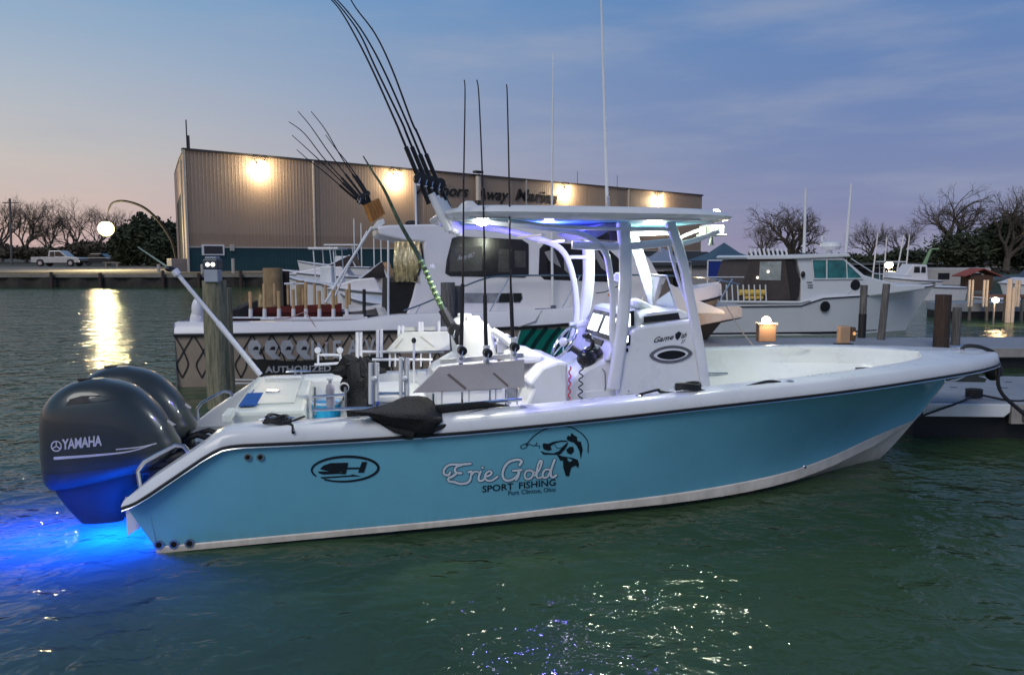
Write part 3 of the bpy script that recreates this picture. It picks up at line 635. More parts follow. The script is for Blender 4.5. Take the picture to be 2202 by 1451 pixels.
MB().plate([(ua, -.98, 2.5105), (ua, -.9, 2.5105), (ub-.25, -.9, 2.5105), (ub-.25, -.98, 2.5105)], -.004).build('liner_edge', GEL, top)
MB().prism([(2.45, 2.60), (2.62, 2.60), (2.56, 2.66), (2.50, 2.66)], -.85, -.6).build('hardtop_step', GEL, top, bevel=.01)
# legs and bent tubes
def leg(pts, v, w=.065, h=.05, name='frame_leg', m=ALU, vv=None):
    P3 = []
    for i, (x, y) in enumerate(pts):
        q = fr(x, y, v if vv is None else vv[i]); P3.append(q)
    # smooth
    out_ = []
    for i in range(len(P3)-1):
        p0, p1, p2, p3 = P3[max(i-1, 0)], P3[i], P3[i+1], P3[min(i+2, len(P3)-1)]
        for k in range(5):
            t = k/5; out_.append(.5*((2*p1)+(-p0+p2)*t+(2*p0-5*p1+4*p2-p3)*t*t+(-p0+3*p1-3*p2+p3)*t**3))
    out_.append(P3[-1])
    return MB().flat(out_, w, h, 12).build(name, m, top, smooth=True)
leg([(1339, 478), (1345, 560), (1343, 640), (1333, 740), (1318, 835)], -.52, .118, .06)
leg([(1440, 478), (1467, 560), (1487, 660), (1506, 760), (1517, 836)], -.52, .095, .06)
leg([(1436, 520), (1458, 600), (1482, 660), (1494, 690)], -.50, .03, .03)
leg([(1262, 500), (1266, 560), (1264, 620), (1252, 700), (1240, 760)], .52, .125, .06)
leg([(1358, 500), (1380, 570), (1402, 640), (1418, 690)], .52, .12, .06)
leg([(975, 487), (1060, 492), (1150, 512), (1205, 535), (1228, 580), (1239, 640), (1238, 690), (1226, 745)], .50, .062, .05)
leg([(1000, 474), (1120, 484), (1200, 494), (1262, 508), (1300, 540), (1312, 590), (1318, 650), (1316, 720), (1330, 765)], -.50, .055, .05)
leg([(985, 462), (1120, 478), (1240, 490), (1440, 494)], -.75, .03, .03, 'frame_rail')
leg([(1240, 496), (1330, 503), (1450, 500)], .40, .05, .04, 'frame_rail')
leg([(1230, 527), (1340, 530), (1452, 520)], -.50, .075, .05, 'frame_rail')
leg([(1225, 553), (1262, 553)], .5, .04, .04, 'frame_rail')
leg([(1452, 528), (1500, 515), (1545, 497)], -.2, .05, .04, 'frame_rail')
leg([(1456, 514), (1500, 496), (1540, 488)], .3, .035, .03, 'frame_rail')
leg([(1225, 700), (1290, 690)], .5, .07, .05, 'frame_rail')
for x0, x1, y in [(1140, 1150, 508), (1186, 1196, 520)]:
    MB().box(fr(x0, y, .0), (.03, 1.0, .02)).build('cross_tube', ALU, top)
# overhead electronics box and storage
MB().prism([(3.60, 2.42), (3.85, 2.505), (4.12, 2.505), (4.12, 2.46), (3.72, 2.36)], -.40, .35).build('radio_box', mat('lavender_box', (.38, .36, .62), .4), top, bevel=.01)
MB().prism([(3.9, 2.44), (4.10, 2.50), (4.12, 2.33), (3.78, 2.36)], -.41, -.05).build('radio_panel', BLKG, top)
MB().ell(fr(1334, 507, -.3), (.07, .05, .08)).build('console_light_pod', GEL, top, smooth=True)
# antennas
for px0, py0, px1, py1, r in [(1306, 449, 1292, -30, .012)]:
    a, b_ = fr(px0, py0, .1), fr(px1, py1, .1)
    an = MB().tube([a, a+(b_-a)*.35, b_], [.018, .014, .009], 8).build('antenna', GEL, top, smooth=True)
    MB().tube([a-Vector((0, 0, .07)), a+Vector((0, 0, .12))], .02, 8).build('antenna_base', STEEL, an)
# white rocket-launcher rod holders tipped back off the aft edge
for i in range(4):
    v = -.62+i*.13; a, b_ = Vector((2.235+.052*i, v, 2.73-.012*i)), Vector((2.385+.052*i, v, 2.42-.008*i))
    MB().tube([a, b_], .036, 12).build('rod_holder', GEL, top, smooth=True)
for i in range(3):
    v = -.50+i*.2; MB().tube([(2.46, v, 2.54), (2.36, v, 2.50)], .02, 8).build('holder_bracket', GEL, top)
# lamps on the hardtop
WHITE = lampmat('white_lamp', (1, 1, .92), 60); BLUL = lampmat('blue_white_led', (.75, .72, 1), 30); CAB = lampmat('violet_led', (.12, .08, 1), 45)
pL = fr(1037, 476, -.72)
lp1 = MB().ell(pL, (.055, .04, .04)).build('spreader_light', WHITE, top, smooth=True)
MB().tube([fr(975, 466, -.7), fr(1030, 474, -.7)], .03, 8).build('spreader_arm', GEL, top, smooth=True)
pB = fr(1180, 473, -.35); MB().ell(pB, (.075, .05, .018)).build('dome_light', BLUL, top, smooth=True)
MB().ell(pB+Vector((0, 0, .012)), (.095, .065, .018)).build('dome_ring', CAB, top, smooth=True)
pF = fr(1408, 498, .15); MB().box(pF, (.16, .2, .03)).build('dome_light', mat('warm_white_panel', (.8, .8, .7), emit=(1, 1, .9), estr=3), top, bevel=.01)
pN = fr(1540, 457, -.1); MB().ell(pN, (.04, .04, .03)).build('forward_light', WHITE, top, smooth=True)
MB().ell(pN+Vector((-.12, 0, .0)), (.12, .05, .03)).build('light_housing', GEL, top, smooth=True)
MB().box(fr(1350, 464, .6), (.02, .02, .02)).build('screw_cap', ALU, top)
# hailer speaker under the nose
g = MB(); c = fr(1530, 495, 0); g.box(c, (.20, .16, .09)).lathe((c.x, c.y, c.z-.15), [(.035, 0), (.02, .03), (.015, .1)], 10).box(c-Vector((0, 0, .05)), (.24, .2, .02)); g.build('searchlight', mat('weathered_grey_plastic', (.22, .25, .22), .6), top, bevel=.01)
# round white mirror / speaker on the frame
MB().lathe(fr(1328, 596, .1), [(.001, -.02), (.04, -.02), (.05, 0), (.04, .03)], 16, 'Y').build('round_speaker', GEL, top, smooth=True)
MB().tube([fr(1418, 525, 0), fr(1419, 545, 0)], .014, 8).tube([fr(1405, 526, 0), fr(1435, 524, 0)], .01, 6).build('drop_hook', STEEL, top)
# real light of those lamps
lamp('spreader_glow', pL+Vector((.05, .10, -.14)), 75, (1, 1, .84), top, .05, 125, (R(12), R(18), 0))
lamp('dome_glow', pB+Vector((0, 0, -.06)), 48, (.20, .16, 1), top, .04)
lamp('front_dome_glow', pF+Vector((0, 0, -.06)), 42, (.92, 1, .80), top, .06)
lamp('forward_glow', pN+Vector((.10, 0, -.06)), 30, (.92, 1, .78), top, .05)
lamp('helm_glow', (3.82, -.12, 1.95), 5, (.62, .6, 1), top, .06)

# ================================================================== COCKPIT GEAR
def railbar(a, b_, r=.012): return MB().tube([a, b_], r, 8)
# near gunwale rail with tube rod holders
rk = thing('rod_rack', 'steel rail rack of rod holders standing on the near gunwale of the blue boat', 'rod rack', O1, ANG)
V1 = -1.07
MB().tube([fr(672, 881, V1), fr(760, 878, V1), fr(900, 876, V1), fr(1122, 858, V1)], .014, 8).build('lower_rail', STEEL, rk, smooth=True)
MB().tube([fr(672, 853, V1), fr(742, 848, V1)], .011, 8).build('upper_rail', STEEL, rk)
MB().tube([fr(808, 846, V1), fr(872, 846, V1)], .013, 8).build('upper_rail', STEEL, rk)
for x, y0, y1 in [(677, 832, 883), (742, 832, 880), (806, 775, 880), (871, 768, 882), (932, 846, 872), (994, 842, 868), (1054, 838, 866), (1088, 836, 869), (1112, 834, 862)]:
    a, b_ = fr(x, y0, V1), fr(x, y1, V1); b_.z -= .03 if y0 > 830 else 0; MB().tube([a, b_], .009, 8).build('rail_post', STEEL, rk)
for x, y0, y1 in [(797, 780, 868), (811, 780, 862), (862, 768, 865), (876, 770, 862)]:
    MB().tube([fr(x, y0, V1), fr(x, y1, V1)], .017, 10).build('holder_tube', GEL, rk, smooth=True)
for x in (804, 870): MB().ell(fr(x, 814, V1-.03), (.022, .015, .022), 10, 6).build('clamp_knob', GEL, rk, smooth=True)
# rod tubes for the three upright rods
for x, y0, y1 in [(989, 742, 780), (1046, 742, 783), (1105, 725, 776)]:
    MB().tube([fr(x, y0, -1.0), fr(x, y1, -1.0)], .028, 12).build('holder_tube', ALU, rk, smooth=True)
# far rack
fk = thing('rod_rack', 'white rod holder rack on the far gunwale of the blue boat, behind the white board', 'rod rack', O1, ANG)
V2 = .98
for y, x0, x1 in [(756, 775, 955), (773, 800, 930)]: MB().tube([fr(x0, y, V2), fr(x1, y, V2)], .014, 8).build('rail', GEL, fk, smooth=True)
for x, y0, y1 in [(768, 714, 776), (776, 714, 772), (812, 708, 768), (820, 708, 768), (858, 700, 730), (866, 700, 730), (902, 692, 712), (908, 692, 712), (944, 690, 712)]:
    MB().tube([fr(x, y0, V2), fr(x, y1, V2)], .017, 8).build('holder_tube', GEL, fk, smooth=True)
for x in (838, 850, 905, 925): MB().tube([fr(x, 757, V2), fr(x, 788, V2)], .010, 8).build('rail_post', GEL, fk)
# small table-like bar with two round cleats, far aft
for x in (683, 731): MB().lathe(fr(x, 753, .95), [(.03, -.03), (.035, 0), (.03, .03)], 12, 'Y').build('rail_knob', GEL, fk); MB().tube([fr(x+1, 758, .95), fr(x+1, 782, .95)], .012, 8).build('rail_post', GEL, fk)
MB().tube([fr(686, 763, .95), fr(734, 763, .95)], .014, 8).tube([fr(676, 784, .95), fr(745, 780, .95)], .014, 8).build('rail', GEL, fk)

def board(name, label, poly, v, stripes, m, ms):
    t = thing(name, label, 'planer board', O1, ANG, 'trolling planer boards racked in the cockpit')
    a = [fr(x, y, v) for x, y in poly]; b = MB().prism([(p.x, p.z) for p in a], v, v+.035); bo = b.build('board_panel', m, t, bevel=.005)
    MB().prism([(p.x+.03, p.z+.035) for p in a[:2]]+[(p.x+.03, p.z-.005) for p in a[1::-1]], v+.16, v+.18).build('rear_board', mat('pale_board', (.6, .6, .57), .6), t)
    for s_ in stripes:
        q = [fr(x, y, v-.003) for x, y in s_]; MB().prism([(p.x, p.z) for p in q], v-.004, v-.001).build('slot', ms, bo)
    return t
board('planer_board', 'grey planer board with two diagonal brown slots standing on the near rail', [(1128, 773), (945, 788), (888, 845), (1128, 833)], -1.12,
      [[(961, 806), (966, 803), (1004, 834), (1000, 838)], [(1059, 803), (1063, 801), (1094, 828), (1091, 832)]], PLK, PLKD)
board('planer_board', 'white slanted planer board on the far rack beside the leaning post', [(966, 712), (866, 714), (828, 757), (968, 753)], .92,
      [[(848, 748), (866, 727), (869, 727), (852, 749)], [(903, 724), (932, 746), (936, 746), (906, 723)]], mat('white_board', (.66, .66, .60), .5), mat('tan_slot', (.42, .40, .35), .6))
t = thing('pedestal_knob', 'thin white pole with a small dark knob in front of the white planer board', 'pole', O1, ANG)
MB().tube([fr(890, 735, .5), fr(890, 830, .5)], .012, 8).build('pole', GEL, t, smooth=True); MB().ell(fr(890, 732, .5), (.025, .025, .03), 10, 6).build('knob', REEL, t, smooth=True)

# stitched seams and small hardware that break up the white mouldings
for u in (2.35, 2.6, 2.85): MB().box((u, -.305, 1.0), (.006, .006, .34)).build('tackle_drawer_seam', GREYF, lp)
MB().box((2.6, -.305, .98), (.62, .006, .006)).build('tackle_drawer_seam', GREYF, lp)
for u in (2.45, 2.72): MB().box((u, -.31, 1.06), (.06, .015, .02)).build('drawer_latch', BLACK, lp, bevel=.004)
for pts in ([(4.02, 1.05), (4.02, .98), (4.82, 1.0), (4.80, 1.07)],): MB().tube([(p[0], -.505, p[1]) for p in [(4.05, .92), (4.84, .94)]], .003, 4).build('console_seam', GREYF, con)
for u, w_ in ((4.08, 1.45), (4.70, 1.53), (4.08, .95), (4.80, .97)): MB().ell((u, -.504, w_), (.008, .005, .008), 6, 4).build('console_screw', STEEL, con)
for k in range(6): MB().box((.70+.06*k, -.806, .72), (.035, .006, .10)).build('vent_slot', GREYF, boat)
for u in (1.7, 2.9, 3.9, 5.3): MB().lathe((u, -1.22, sh(u)+.118), [(.030, -.004), (.034, .002), (.020, .006), (.018, -.01)], 14).build('flush_rod_holder', STEEL, boat, smooth=True)
# white coolers / boxes in the cockpit
def cooler(label, a, b_, m=None):
    t = thing('cooler', label, 'cooler', O1, ANG)
    MB().span(a, (b_[0], b_[1], b_[2]-.07)).build('tub', m or CUSH, t, bevel=.02); MB().span((a[0]-.01, a[1]-.01, b_[2]-.065), (b_[0]+.01, b_[1]+.01, b_[2])).build('lid', CUSH, t, bevel=.015)
    MB().span((a[0]+.1, a[1]-.025, b_[2]-.14), (b_[0]-.1, a[1]-.012, b_[2]-.11)).build('latch', ALU, t); return t
cooler('white cooler with tapered sides under the rod holder tubes in mid cockpit', (1.72, -.15, .30), (2.20, .65, .93))
cooler('low white cooler on the cockpit floor behind the near rail', (2.02, -.95, .30), (2.85, -.45, .80))
# bait bucket and bottle
t = thing('bucket', 'white plastic bucket with a blue printed label on the aft bench', 'bucket', O1, ANG)
c = fr(702, 868, -.35)
MB().lathe((c.x, c.y, .62), [(.10, 0), (.125, .30), (.135, .30), (.135, .32), (.12, .32), (.1, .03)], 24).build('pail', mat('bright_white_plastic', (.75, .82, .9), .5), t, smooth=True)
MB().lathe((c.x, c.y, .80), [(.121, 0), (.127, .12)], 24).build('printed_label', mat('cyan_label', (.02, .45, .8), .4), t, smooth=True)
text_px('BAIT', (686, 850), (724, 848), 14, lambda x, y: fr(x, y, c.y-.14), bold=.02).build('label_lettering', DECW, t)
t = thing('spray_bottle', 'grey spray bottle clipped to the near rail beside the bucket', 'bottle', O1, ANG)
c = fr(711, 874, -1.03); MB().lathe((c.x, c.y, c.z), [(.03, 0), (.033, .02), (.033, .12), (.036, .13), (.03, .17), (.012, .19), (.012, .21)], 14).build('bottle_body', mat('grey_plastic', (.36, .34, .38), .5), t, smooth=True)
MB().box((c.x, c.y, c.z+.22), (.05, .02, .02)).build('trigger', GEL, t, bevel=.004)
t = thing('downrigger', 'black downrigger reel with a white ring hanging inside the aft cockpit', 'downrigger', O1, ANG)
g = MB(); c = fr(740, 833, -.55); g.lathe((c.x, c.y, c.z), [(.035, -.02), (.042, -.02), (.042, .02), (.035, .02)], 20, 'Y'); g.build('white_ring', GEL, t, smooth=True)
def lumpy(c, r, n=20, m=12, amp=.25, f=6., seed=0):
    b = MB().ell((0, 0, 0), (1, 1, 1), n, m); vs = []
    for p in b.v:
        q = Vector(p); k = 1+amp*noise.noise(q*f*.3+Vector((seed, 0, 0)))*1.6; vs.append((c[0]+q.x*r[0]*k, c[1]+q.y*r[1]*k, c[2]+q.z*r[2]*k))
    return MB().add(vs, b.f)
g = lumpy(fr(765, 845, -.40), (.13, .12, .24), seed=3, amp=.5); g.add(*[(x.v, x.f) for x in [lumpy(fr(770, 795, -.3), (.17, .1, .10), seed=5, amp=.6)]][0]); g.add(*[(x.v, x.f) for x in [MB().lathe((c.x, c.y-.01, c.z), [(.001, -.02), (.034, -.02)], 16, 'Y')]][0])
g.build('reel_body', BLKF, t, smooth=True)
g = MB(); g.tube([fr(742, 795, -.3), fr(775, 783, -.3), fr(800, 790, -.3)], .012, 6).tube([fr(745, 800, -.3), fr(790, 812, -.3)], .012, 6); g.build('arm', GEL, t, smooth=True)
t = thing('tackle_bag', 'blue fabric bag beside the black downrigger in the cockpit', 'bag', O1, ANG)
lumpy(fr(792, 850, -.2), (.09, .12, .16), seed=9, amp=.3).build('bag_body', mat('blue_fabric', (.02, .06, .30), .8), t, smooth=True)

# black landing net draped over the near gunwale
t = thing('landing_net', 'black mesh landing net slumped over the near gunwale of the blue boat', 'landing net', O1, ANG)
g = MB(); rows = []
prof = [(764, 884, 889), (790, 880, 892), (815, 874, 902), (838, 868, 916), (854, 860, 925), (872, 853, 932), (900, 852, 936), (918, 855, 936), (932, 865, 930), (940, 882, 915), (950, 890, 905)]
for i, (x, y0, y1) in enumerate(prof):
    row = []
    for j in range(13):
        a = j/12; y = y0+(y1-y0)*a; bulge = math.sin(PI*a)*.09*math.sin(PI*min(1, (i+.5)/10)); base = -1.18-(.22 if a > .55 else .22*a/.55)
        v = base-bulge-.012; nn = noise.noise(Vector((x*.09, y*.05, 0)))*.05+.018*math.sin(x*.35+y*.1); row.append(fr(x, y, v+nn))
    rows.append(row)
g.grid(rows); g.build('net_bag', BLKF, t, smooth=True, solid=.012)
b = MB(); b.flat([fr(752, 886, -1.2), fr(800, 884, -1.22), fr(850, 888, -1.24)], .03, .05, 8)
b.tube([fr(935, 884, -1.16), fr(985, 876, -1.14), fr(1040, 870, -1.12), fr(1096, 873, -1.1)], [.05, .035, .03, .008], 8).tube([fr(908, 932, -1.42), fr(935, 925, -1.43), fr(985, 900, -1.30), fr(1020, 888, -1.2), (fr(1050, 880, -1.15))], [.03, .016, .02, .02, .012], 8)
b.tube([fr(800, 900, -1.3), fr(850, 925, -1.43), fr(890, 935, -1.45)], [.01, .02, .03], 8)
b.build('net_hoop', BLKF, t, smooth=True)

# ================================================================== RODS
def sm3(P, n=6):
    o = []
    for i in range(len(P)-1):
        p0, p1, p2, p3 = P[max(i-1, 0)], P[i], P[i+1], P[min(i+2, len(P)-1)]
        for k in range(n):
            t = k/n; o.append(.5*((2*p1)+(-p0+p2)*t+(2*p0-5*p1+4*p2-p3)*t*t+(-p0+3*p1-3*p2+p3)*t**3))
    return o+[P[-1]]
def rod(label, group, pts, v, r0=.012, r1=.0035, grip=.35, reel=True, O=O1, gm=BLACK, bm=None, guides=6, side=-1, rs=1.):
    t = thing('fishing_rod', label, 'fishing rod', O, ANG, group)
    P = sm3([fr(x, y, v if not isinstance(v, list) else v[i], O) for i, (x, y) in enumerate(pts)]); n = len(P)
    MB().tube(P, [r0+(r1-r0)*i/(n-1) for i in range(n)], 6).build('blank', bm or BLKG, t, smooth=True)
    d = (P[1]-P[0]).normalized(); L = 0; k = 0
    while k < n-1 and L < grip: L += (P[k+1]-P[k]).length; k += 1
    MB().tube([P[0]-d*.12, P[0]]+P[1:k+1], r0*1.55, 8).build('grip', gm, t, smooth=True)
    for j in range(guides):
        q = P[int(k+(n-1-k)*(j+1)/(guides+.5))]; g = MB(); rr_ = .018*(1-j/(guides+3))
        g.tube([q+Vector((side*-.0, side*rr_*(1+math.cos(a))+0, rr_*math.sin(a))) for a in [2*PI*i/8 for i in range(9)]], .0025, 4, cap=False); g.build('line_guide', REEL, t)
    if reel:
        c = P[0]+d*.10+Vector((0, side*.05, 0)); g = MB()
        g.lathe((c.x, c.y, c.z), [(.012, -.05), (.04*rs, -.045), (.042*rs, -.02), (.025, -.018), (.025, .018), (.042*rs, .02), (.04*rs, .045), (.012, .05)], 14, 'Y')
        rl_ = g.build('reel', REEL, t, smooth=True)
        MB().box((c.x, c.y, c.z+.0), (.05, .06, .025)).tube([(c.x, c.y-.05, c.z), (c.x-.02, c.y-.08, c.z-.05)], .006, 6).ell((c.x-.02, c.y-.085, c.z-.055), (.018, .018, .014), 8, 5).build('reel_handle', STEEL, rl_)
    return t
X = [(897, 862, 850, 800, 762, 729, 700), (910, 875, 863, 809, 774, 735, 706), (921, 886, 874, 824, 783, 742, 712), (934, 899, 885, 843, 807, 766, 748)]
YS = (375, 290, 261, 149, 74, 19, -12)
nm = ['leftmost', 'second from left', 'third from left', 'rightmost']
for i, xs in enumerate(X):
    rod('tall curved black rod in the white hardtop holder, %s of the four' % nm[i], 'curved rods in the white hardtop holder',
        [(xs[0]+14+2*i, 410+3*i)]+list(zip(xs, YS)), [-.62+i*.13]*8, .0125, .0045, .36, gm=REEL, guides=7, rs=1.25)
for lab, pts, vv, g in [('upright black rod nearest the stern, above the left of the grey board', [(991, 778), (993, 700), (996, 560), (997, 400), (1000, 207), (998, 172)], -1.0, .62),
                        ('straight black rod in the near rail, middle of three upright rods', [(1047, 783), (1044, 700), (1042, 560), (1038, 400), (1030, 210), (1025, 172)], -1.0, .55),
                        ('straight black rod in the near rail, nearest the steering wheel', [(1105, 770), (1101, 690), (1097, 560), (1095, 400), (1091, 215), (1089, 182)], -1.0, .48)]:
    rod(lab, 'upright rods in the near rail', pts, vv, .011, .004, g, guides=8, rs=.9)
t = rod('thick black rod leaning back from the cockpit with lime green wrapping, reel at its foot', 'leaning rod', [(986, 728), (945, 650), (905, 560), (860, 480), (826, 408), (803, 372), (781, 336)], [0, .05, .1, .15, .2, .25, .3], .030, .006, .30, guides=5, rs=1.5, bm=mat('green_black_blank', (.04, .07, .035), .3, noise_amt=.9, nscale=14))
del t['group']
g = MB(); a, b_ = fr(905, 560, .1), fr(950, 662, .02)
for k in range(9): g.tube([a+(b_-a)*(k/9), a+(b_-a)*(k/9+.035)], .0295, 8)
g.build('rod_wrapping', mat('lime_wrap', (.16, .26, .10), .4, noise_amt=.6, nscale=20), t)
# stern pole on the far quarter
t = thing('stern_pole', 'long white pole with thin green tip leaning aft from the far stern corner', 'pole', O1, ANG)
a, b_, c, d = fr(560, 806, 1.28), fr(468, 693, 1.28), fr(378, 585, 1.28), fr(296, 531, 1.35)
MB().tube([a, b_], .030, 10).build('lower_tube', GEL, t, smooth=True); MB().tube([b_, c], .022, 10).build('upper_tube', GEL, t, smooth=True)
MB().tube([c+(c-b_)*.04, c-(c-b_)*.05], .04, 10).build('collar', GEL, t); MB().tube([fr(366, 578, 1.3), d], [.012, .006], 6).build('tip', mat('pale_green_tip', (.30, .38, .30), .5), t)
MB().ell(fr(365, 578, 1.3), (.05, .04, .03), 8, 6).build('pivot', REEL, t)

# ---- cleats and lines on the near gunwale
def cleat(c, name_par=boat, L=.13):
    g = MB(); g.tube([(c[0]-L, c[1], c[2]+.045), (c[0]-L*.5, c[1], c[2]+.05), (c[0]+L*.5, c[1], c[2]+.05), (c[0]+L, c[1], c[2]+.045)], [.008, .014, .014, .008], 8)
    g.tube([(c[0]-.03, c[1], c[2]), (c[0]-.03, c[1], c[2]+.05)], .012, 8).tube([(c[0]+.03, c[1], c[2]), (c[0]+.03, c[1], c[2]+.05)], .012, 8)
    return g.build('cleat', STEEL, name_par, smooth=True)
cleat((.98, -1.25, .935)); cleat((4.33, -1.24, 1.06)); cleat((8.15, -.02, 1.165)); cleat((4.6, 1.22, 1.07)); cleat((1.0, 1.22, .935))
t = thing('spring_line', 'black rope lashed over the midship cleat and running forward along the near gunwale', 'rope', O1, ANG)
g = MB(); g.tube(sm3([fr(1375, 848, -1.22), fr(1414, 838, -1.2), fr(1420, 842, -1.2), fr(1460, 846, -1.22), fr(1490, 842, -1.24), fr(1500, 838, -1.24), fr(1540, 843, -1.24), fr(1600, 832, -1.22), fr(1650, 820, -1.2), fr(1678, 822, -1.2)]), .012, 8)
g.build('line', BLACK, t, smooth=True)
g = MB()
for k in range(4): g.tube([Vector((4.33+.11*math.cos(a), -1.24+.04*math.sin(a), 1.09+.012*k+.01*math.sin(2*a))) for a in [2*PI*i/14 for i in range(15)]], .013, 6, cap=False)
g.build('lashing', BLACK, t, smooth=True)
t = thing('stern_line', 'black rope looped round the stern cleat of the blue boat', 'rope', O1, ANG)
g = MB()
for k in range(4): g.tube([Vector((.98+(.10-.01*k)*math.cos(a), -1.24+.05*math.sin(a), .955+.014*k+.012*math.sin(2*a+k))) for a in [2*PI*i/14 for i in range(15)]], .011, 6, cap=False)
g.tube(sm3([fr(612, 908, -1.25), fr(628, 915, -1.3), fr(630, 930, -1.4)]), .012, 6).tube([fr(620, 908, -1.2), fr(655, 895, -1.1)], .009, 6); g.build('line', BLACK, t, smooth=True)
# bow line to the pontoon outside the frame
t = thing('bow_line', 'thick black mooring rope running from the bow of the blue boat down to the pontoon', 'rope', O1, ANG)
P = sm3([Vector((8.14, -.02, 1.20)), Vector((8.22, -.05, 1.225)), Vector((8.36, -.10, 1.20)), Vector((8.50, -.14, 1.10)), fr(2150, 838, -.4), fr(2205, 893, -.8), fr(2300, 985, -1.4)])
MB().tube(P, .020, 8).build('line', BLACK, t, smooth=True)
# anchor on the bow roller
t = thing('anchor', 'galvanised anchor hanging on the bow roller under the pulpit', 'anchor', O1, ANG)
MB().tube([(8.12, 0, .98), (8.40, 0, .92), (8.60, 0, .86)], .022, 8).build('shank', STEEL, t, smooth=True)
MB().add([(8.10, 0, .82), (8.42, -.10, .86), (8.50, 0, .80), (8.42, .10, .86), (8.30, 0, .90)], [(0, 1, 4), (0, 4, 3), (1, 2, 4), (4, 2, 3), (0, 2, 1), (0, 3, 2)]).build('fluke', mat('galvanised_grey', (.33, .32, .31), .5, .5), t)
MB().ell((8.58, -.02, .93), (.11, .07, .11), 14, 10).build('rubber_bumper', BLACK, t, smooth=True)
# fender under far side line amidships + breast line to far boat
t = thing('breast_line', 'thin pale rope from the far gunwale of the blue boat up to the white sportfisher', 'rope')
P = sm3([wld(fr(1624, 748, 1.2)), wld(fr(1590, 705, 2.2)), wld(fr(1560, 655, 4.5))]); MB().tube(P, .008, 6).build('line', mat('tan_rope', (.45, .36, .28), .9), t)
t = thing('tie_line', 'black rope tied over the far bow gunwale of the blue boat', 'rope', O1, ANG)
MB().tube([fr(1520, 757, 1.22), fr(1615, 751, 1.22)], .010, 6).tube(sm3([fr(1622, 745, 1.1), fr(1622, 780, 1.02), fr(1620, 815, 1.02)]), .011, 6).ell(fr(1624, 748, 1.15), (.06, .05, .03), 8, 6).build('line', BLACK, t, smooth=True)
for px, py in [(1855, 792), (1925, 748), (1852, 743)]:
    c = fr(px, py, -.85 if px == 1855 else .75); MB().box(c, (.14, .04, .02)).build('recessed_fitting', BLACK, boat, bevel=.008)

# ---- underwater lights at the transom
UW = lampmat('blue_underwater_led', (.0, .2, 1), 40)
for v in (-1.0, -.3, .3, 1.0):
    MB().lathe((.06, v, -.12), [(.001, -.01), (.05, -.01), (.055, .01)], 14, 'X').build('underwater_light', UW, boat)
lamp('underwater_glow', (-.35, -.80, -.26), 50, (0.0, .13, 1), boat, .15)
lamp('underwater_glow', (-.95, -.75, -.32), 38, (0.0, .09, 1), boat, .3)
lamp('engine_leg_fill', (.03, -.06, .26), 9, (0.01, .11, 1), boat, .03)  # added above the water, unseen, to tint the engine legs blue
lamp('underwater_glow', (-1.6, -.8, -.36), 13, (0.0, .07, 1), boat, .15)
# ================================================================== WATER
def water_mat():
    m = bpy.data.materials.new('marina_water'); m.use_nodes = True; t = m.node_tree; t.nodes.clear(); N = t.nodes.new; L = t.links.new
    o = N('ShaderNodeOutputMaterial'); tcn = N('ShaderNodeTexCoord')
    dif = N('ShaderNodeBsdfDiffuse'); trl = N('ShaderNodeBsdfTranslucent'); gl = N('ShaderNodeBsdfGlossy'); gl.inputs['Roughness'].default_value = .018
    n0 = N('ShaderNodeTexNoise'); n0.inputs['Scale'].default_value = .25; n0.inputs['Detail'].default_value = 4; L(tcn.outputs['Object'], n0.inputs[0])
    r = ramp(t, [(.3, (.034, .070, .028)), (.7, (.056, .098, .036))]); L(n0.outputs[0], r.inputs[0]); L(r.outputs[0], dif.inputs[0])
    trl.inputs[0].default_value = (.15, .34, .50, 1)
    mA = N('ShaderNodeAddShader'); L(dif.outputs[0], mA.inputs[0]); L(trl.outputs[0], mA.inputs[1])
    # wavelets: three scales of wind chop, stretched across the view
    def wave(sc_, st, s): 
        mp_ = N('ShaderNodeMapping'); mp_.inputs['Scale'].default_value = (st[0], st[1], 1); mp_.inputs['Rotation'].default_value = (0, 0, R(st[2])); L(tcn.outputs['Object'], mp_.inputs[0])
        n = N('ShaderNodeTexNoise'); n.inputs['Scale'].default_value = sc_; n.inputs['Detail'].default_value = 3; n.inputs['Roughness'].default_value = .5; n.inputs['Distortion'].default_value = .4; L(mp_.outputs[0], n.inputs[0])
        q = N('ShaderNodeMath'); q.operation = 'MULTIPLY'; q.inputs[1].default_value = s; L(n.outputs[0], q.inputs[0]); return q
    a = wave(1.0, (.8, 1.2, 8), .10); b = wave(3.0, (1.0, 1.2, -14), .055); c = wave(9, (1.0, 1.3, 20), .010)
    s1 = N('ShaderNodeMath'); s2 = N('ShaderNodeMath'); L(a.outputs[0], s1.inputs[0]); L(b.outputs[0], s1.inputs[1]); L(s1.outputs[0], s2.inputs[0]); L(c.outputs[0], s2.inputs[1])
    bp = N('ShaderNodeBump'); bp.inputs['Strength'].default_value = 1; bp.inputs['Distance'].default_value = 1.0; L(s2.outputs[0], bp.inputs['Height']); L(bp.outputs[0], gl.inputs['Normal'])
    fz = N('ShaderNodeFresnel'); fz.inputs[0].default_value = 1.33; L(bp.outputs[0], fz.inputs['Normal'])
    cap = N('ShaderNodeMath'); cap.operation = 'MINIMUM'; cap.inputs[1].default_value = .78; L(fz.outputs[0], cap.inputs[0])
    k_ = N('ShaderNodeMath'); k_.operation = 'MULTIPLY'; k_.inputs[1].default_value = .95; L(cap.outputs[0], k_.inputs[0]); mx_ = N('ShaderNodeMixShader'); L(k_.outputs[0], mx_.inputs[0]); L(mA.outputs[0], mx_.inputs[1]); L(gl.outputs[0], mx_.inputs[2]); L(mx_.outputs[0], o.inputs[0])
    return m
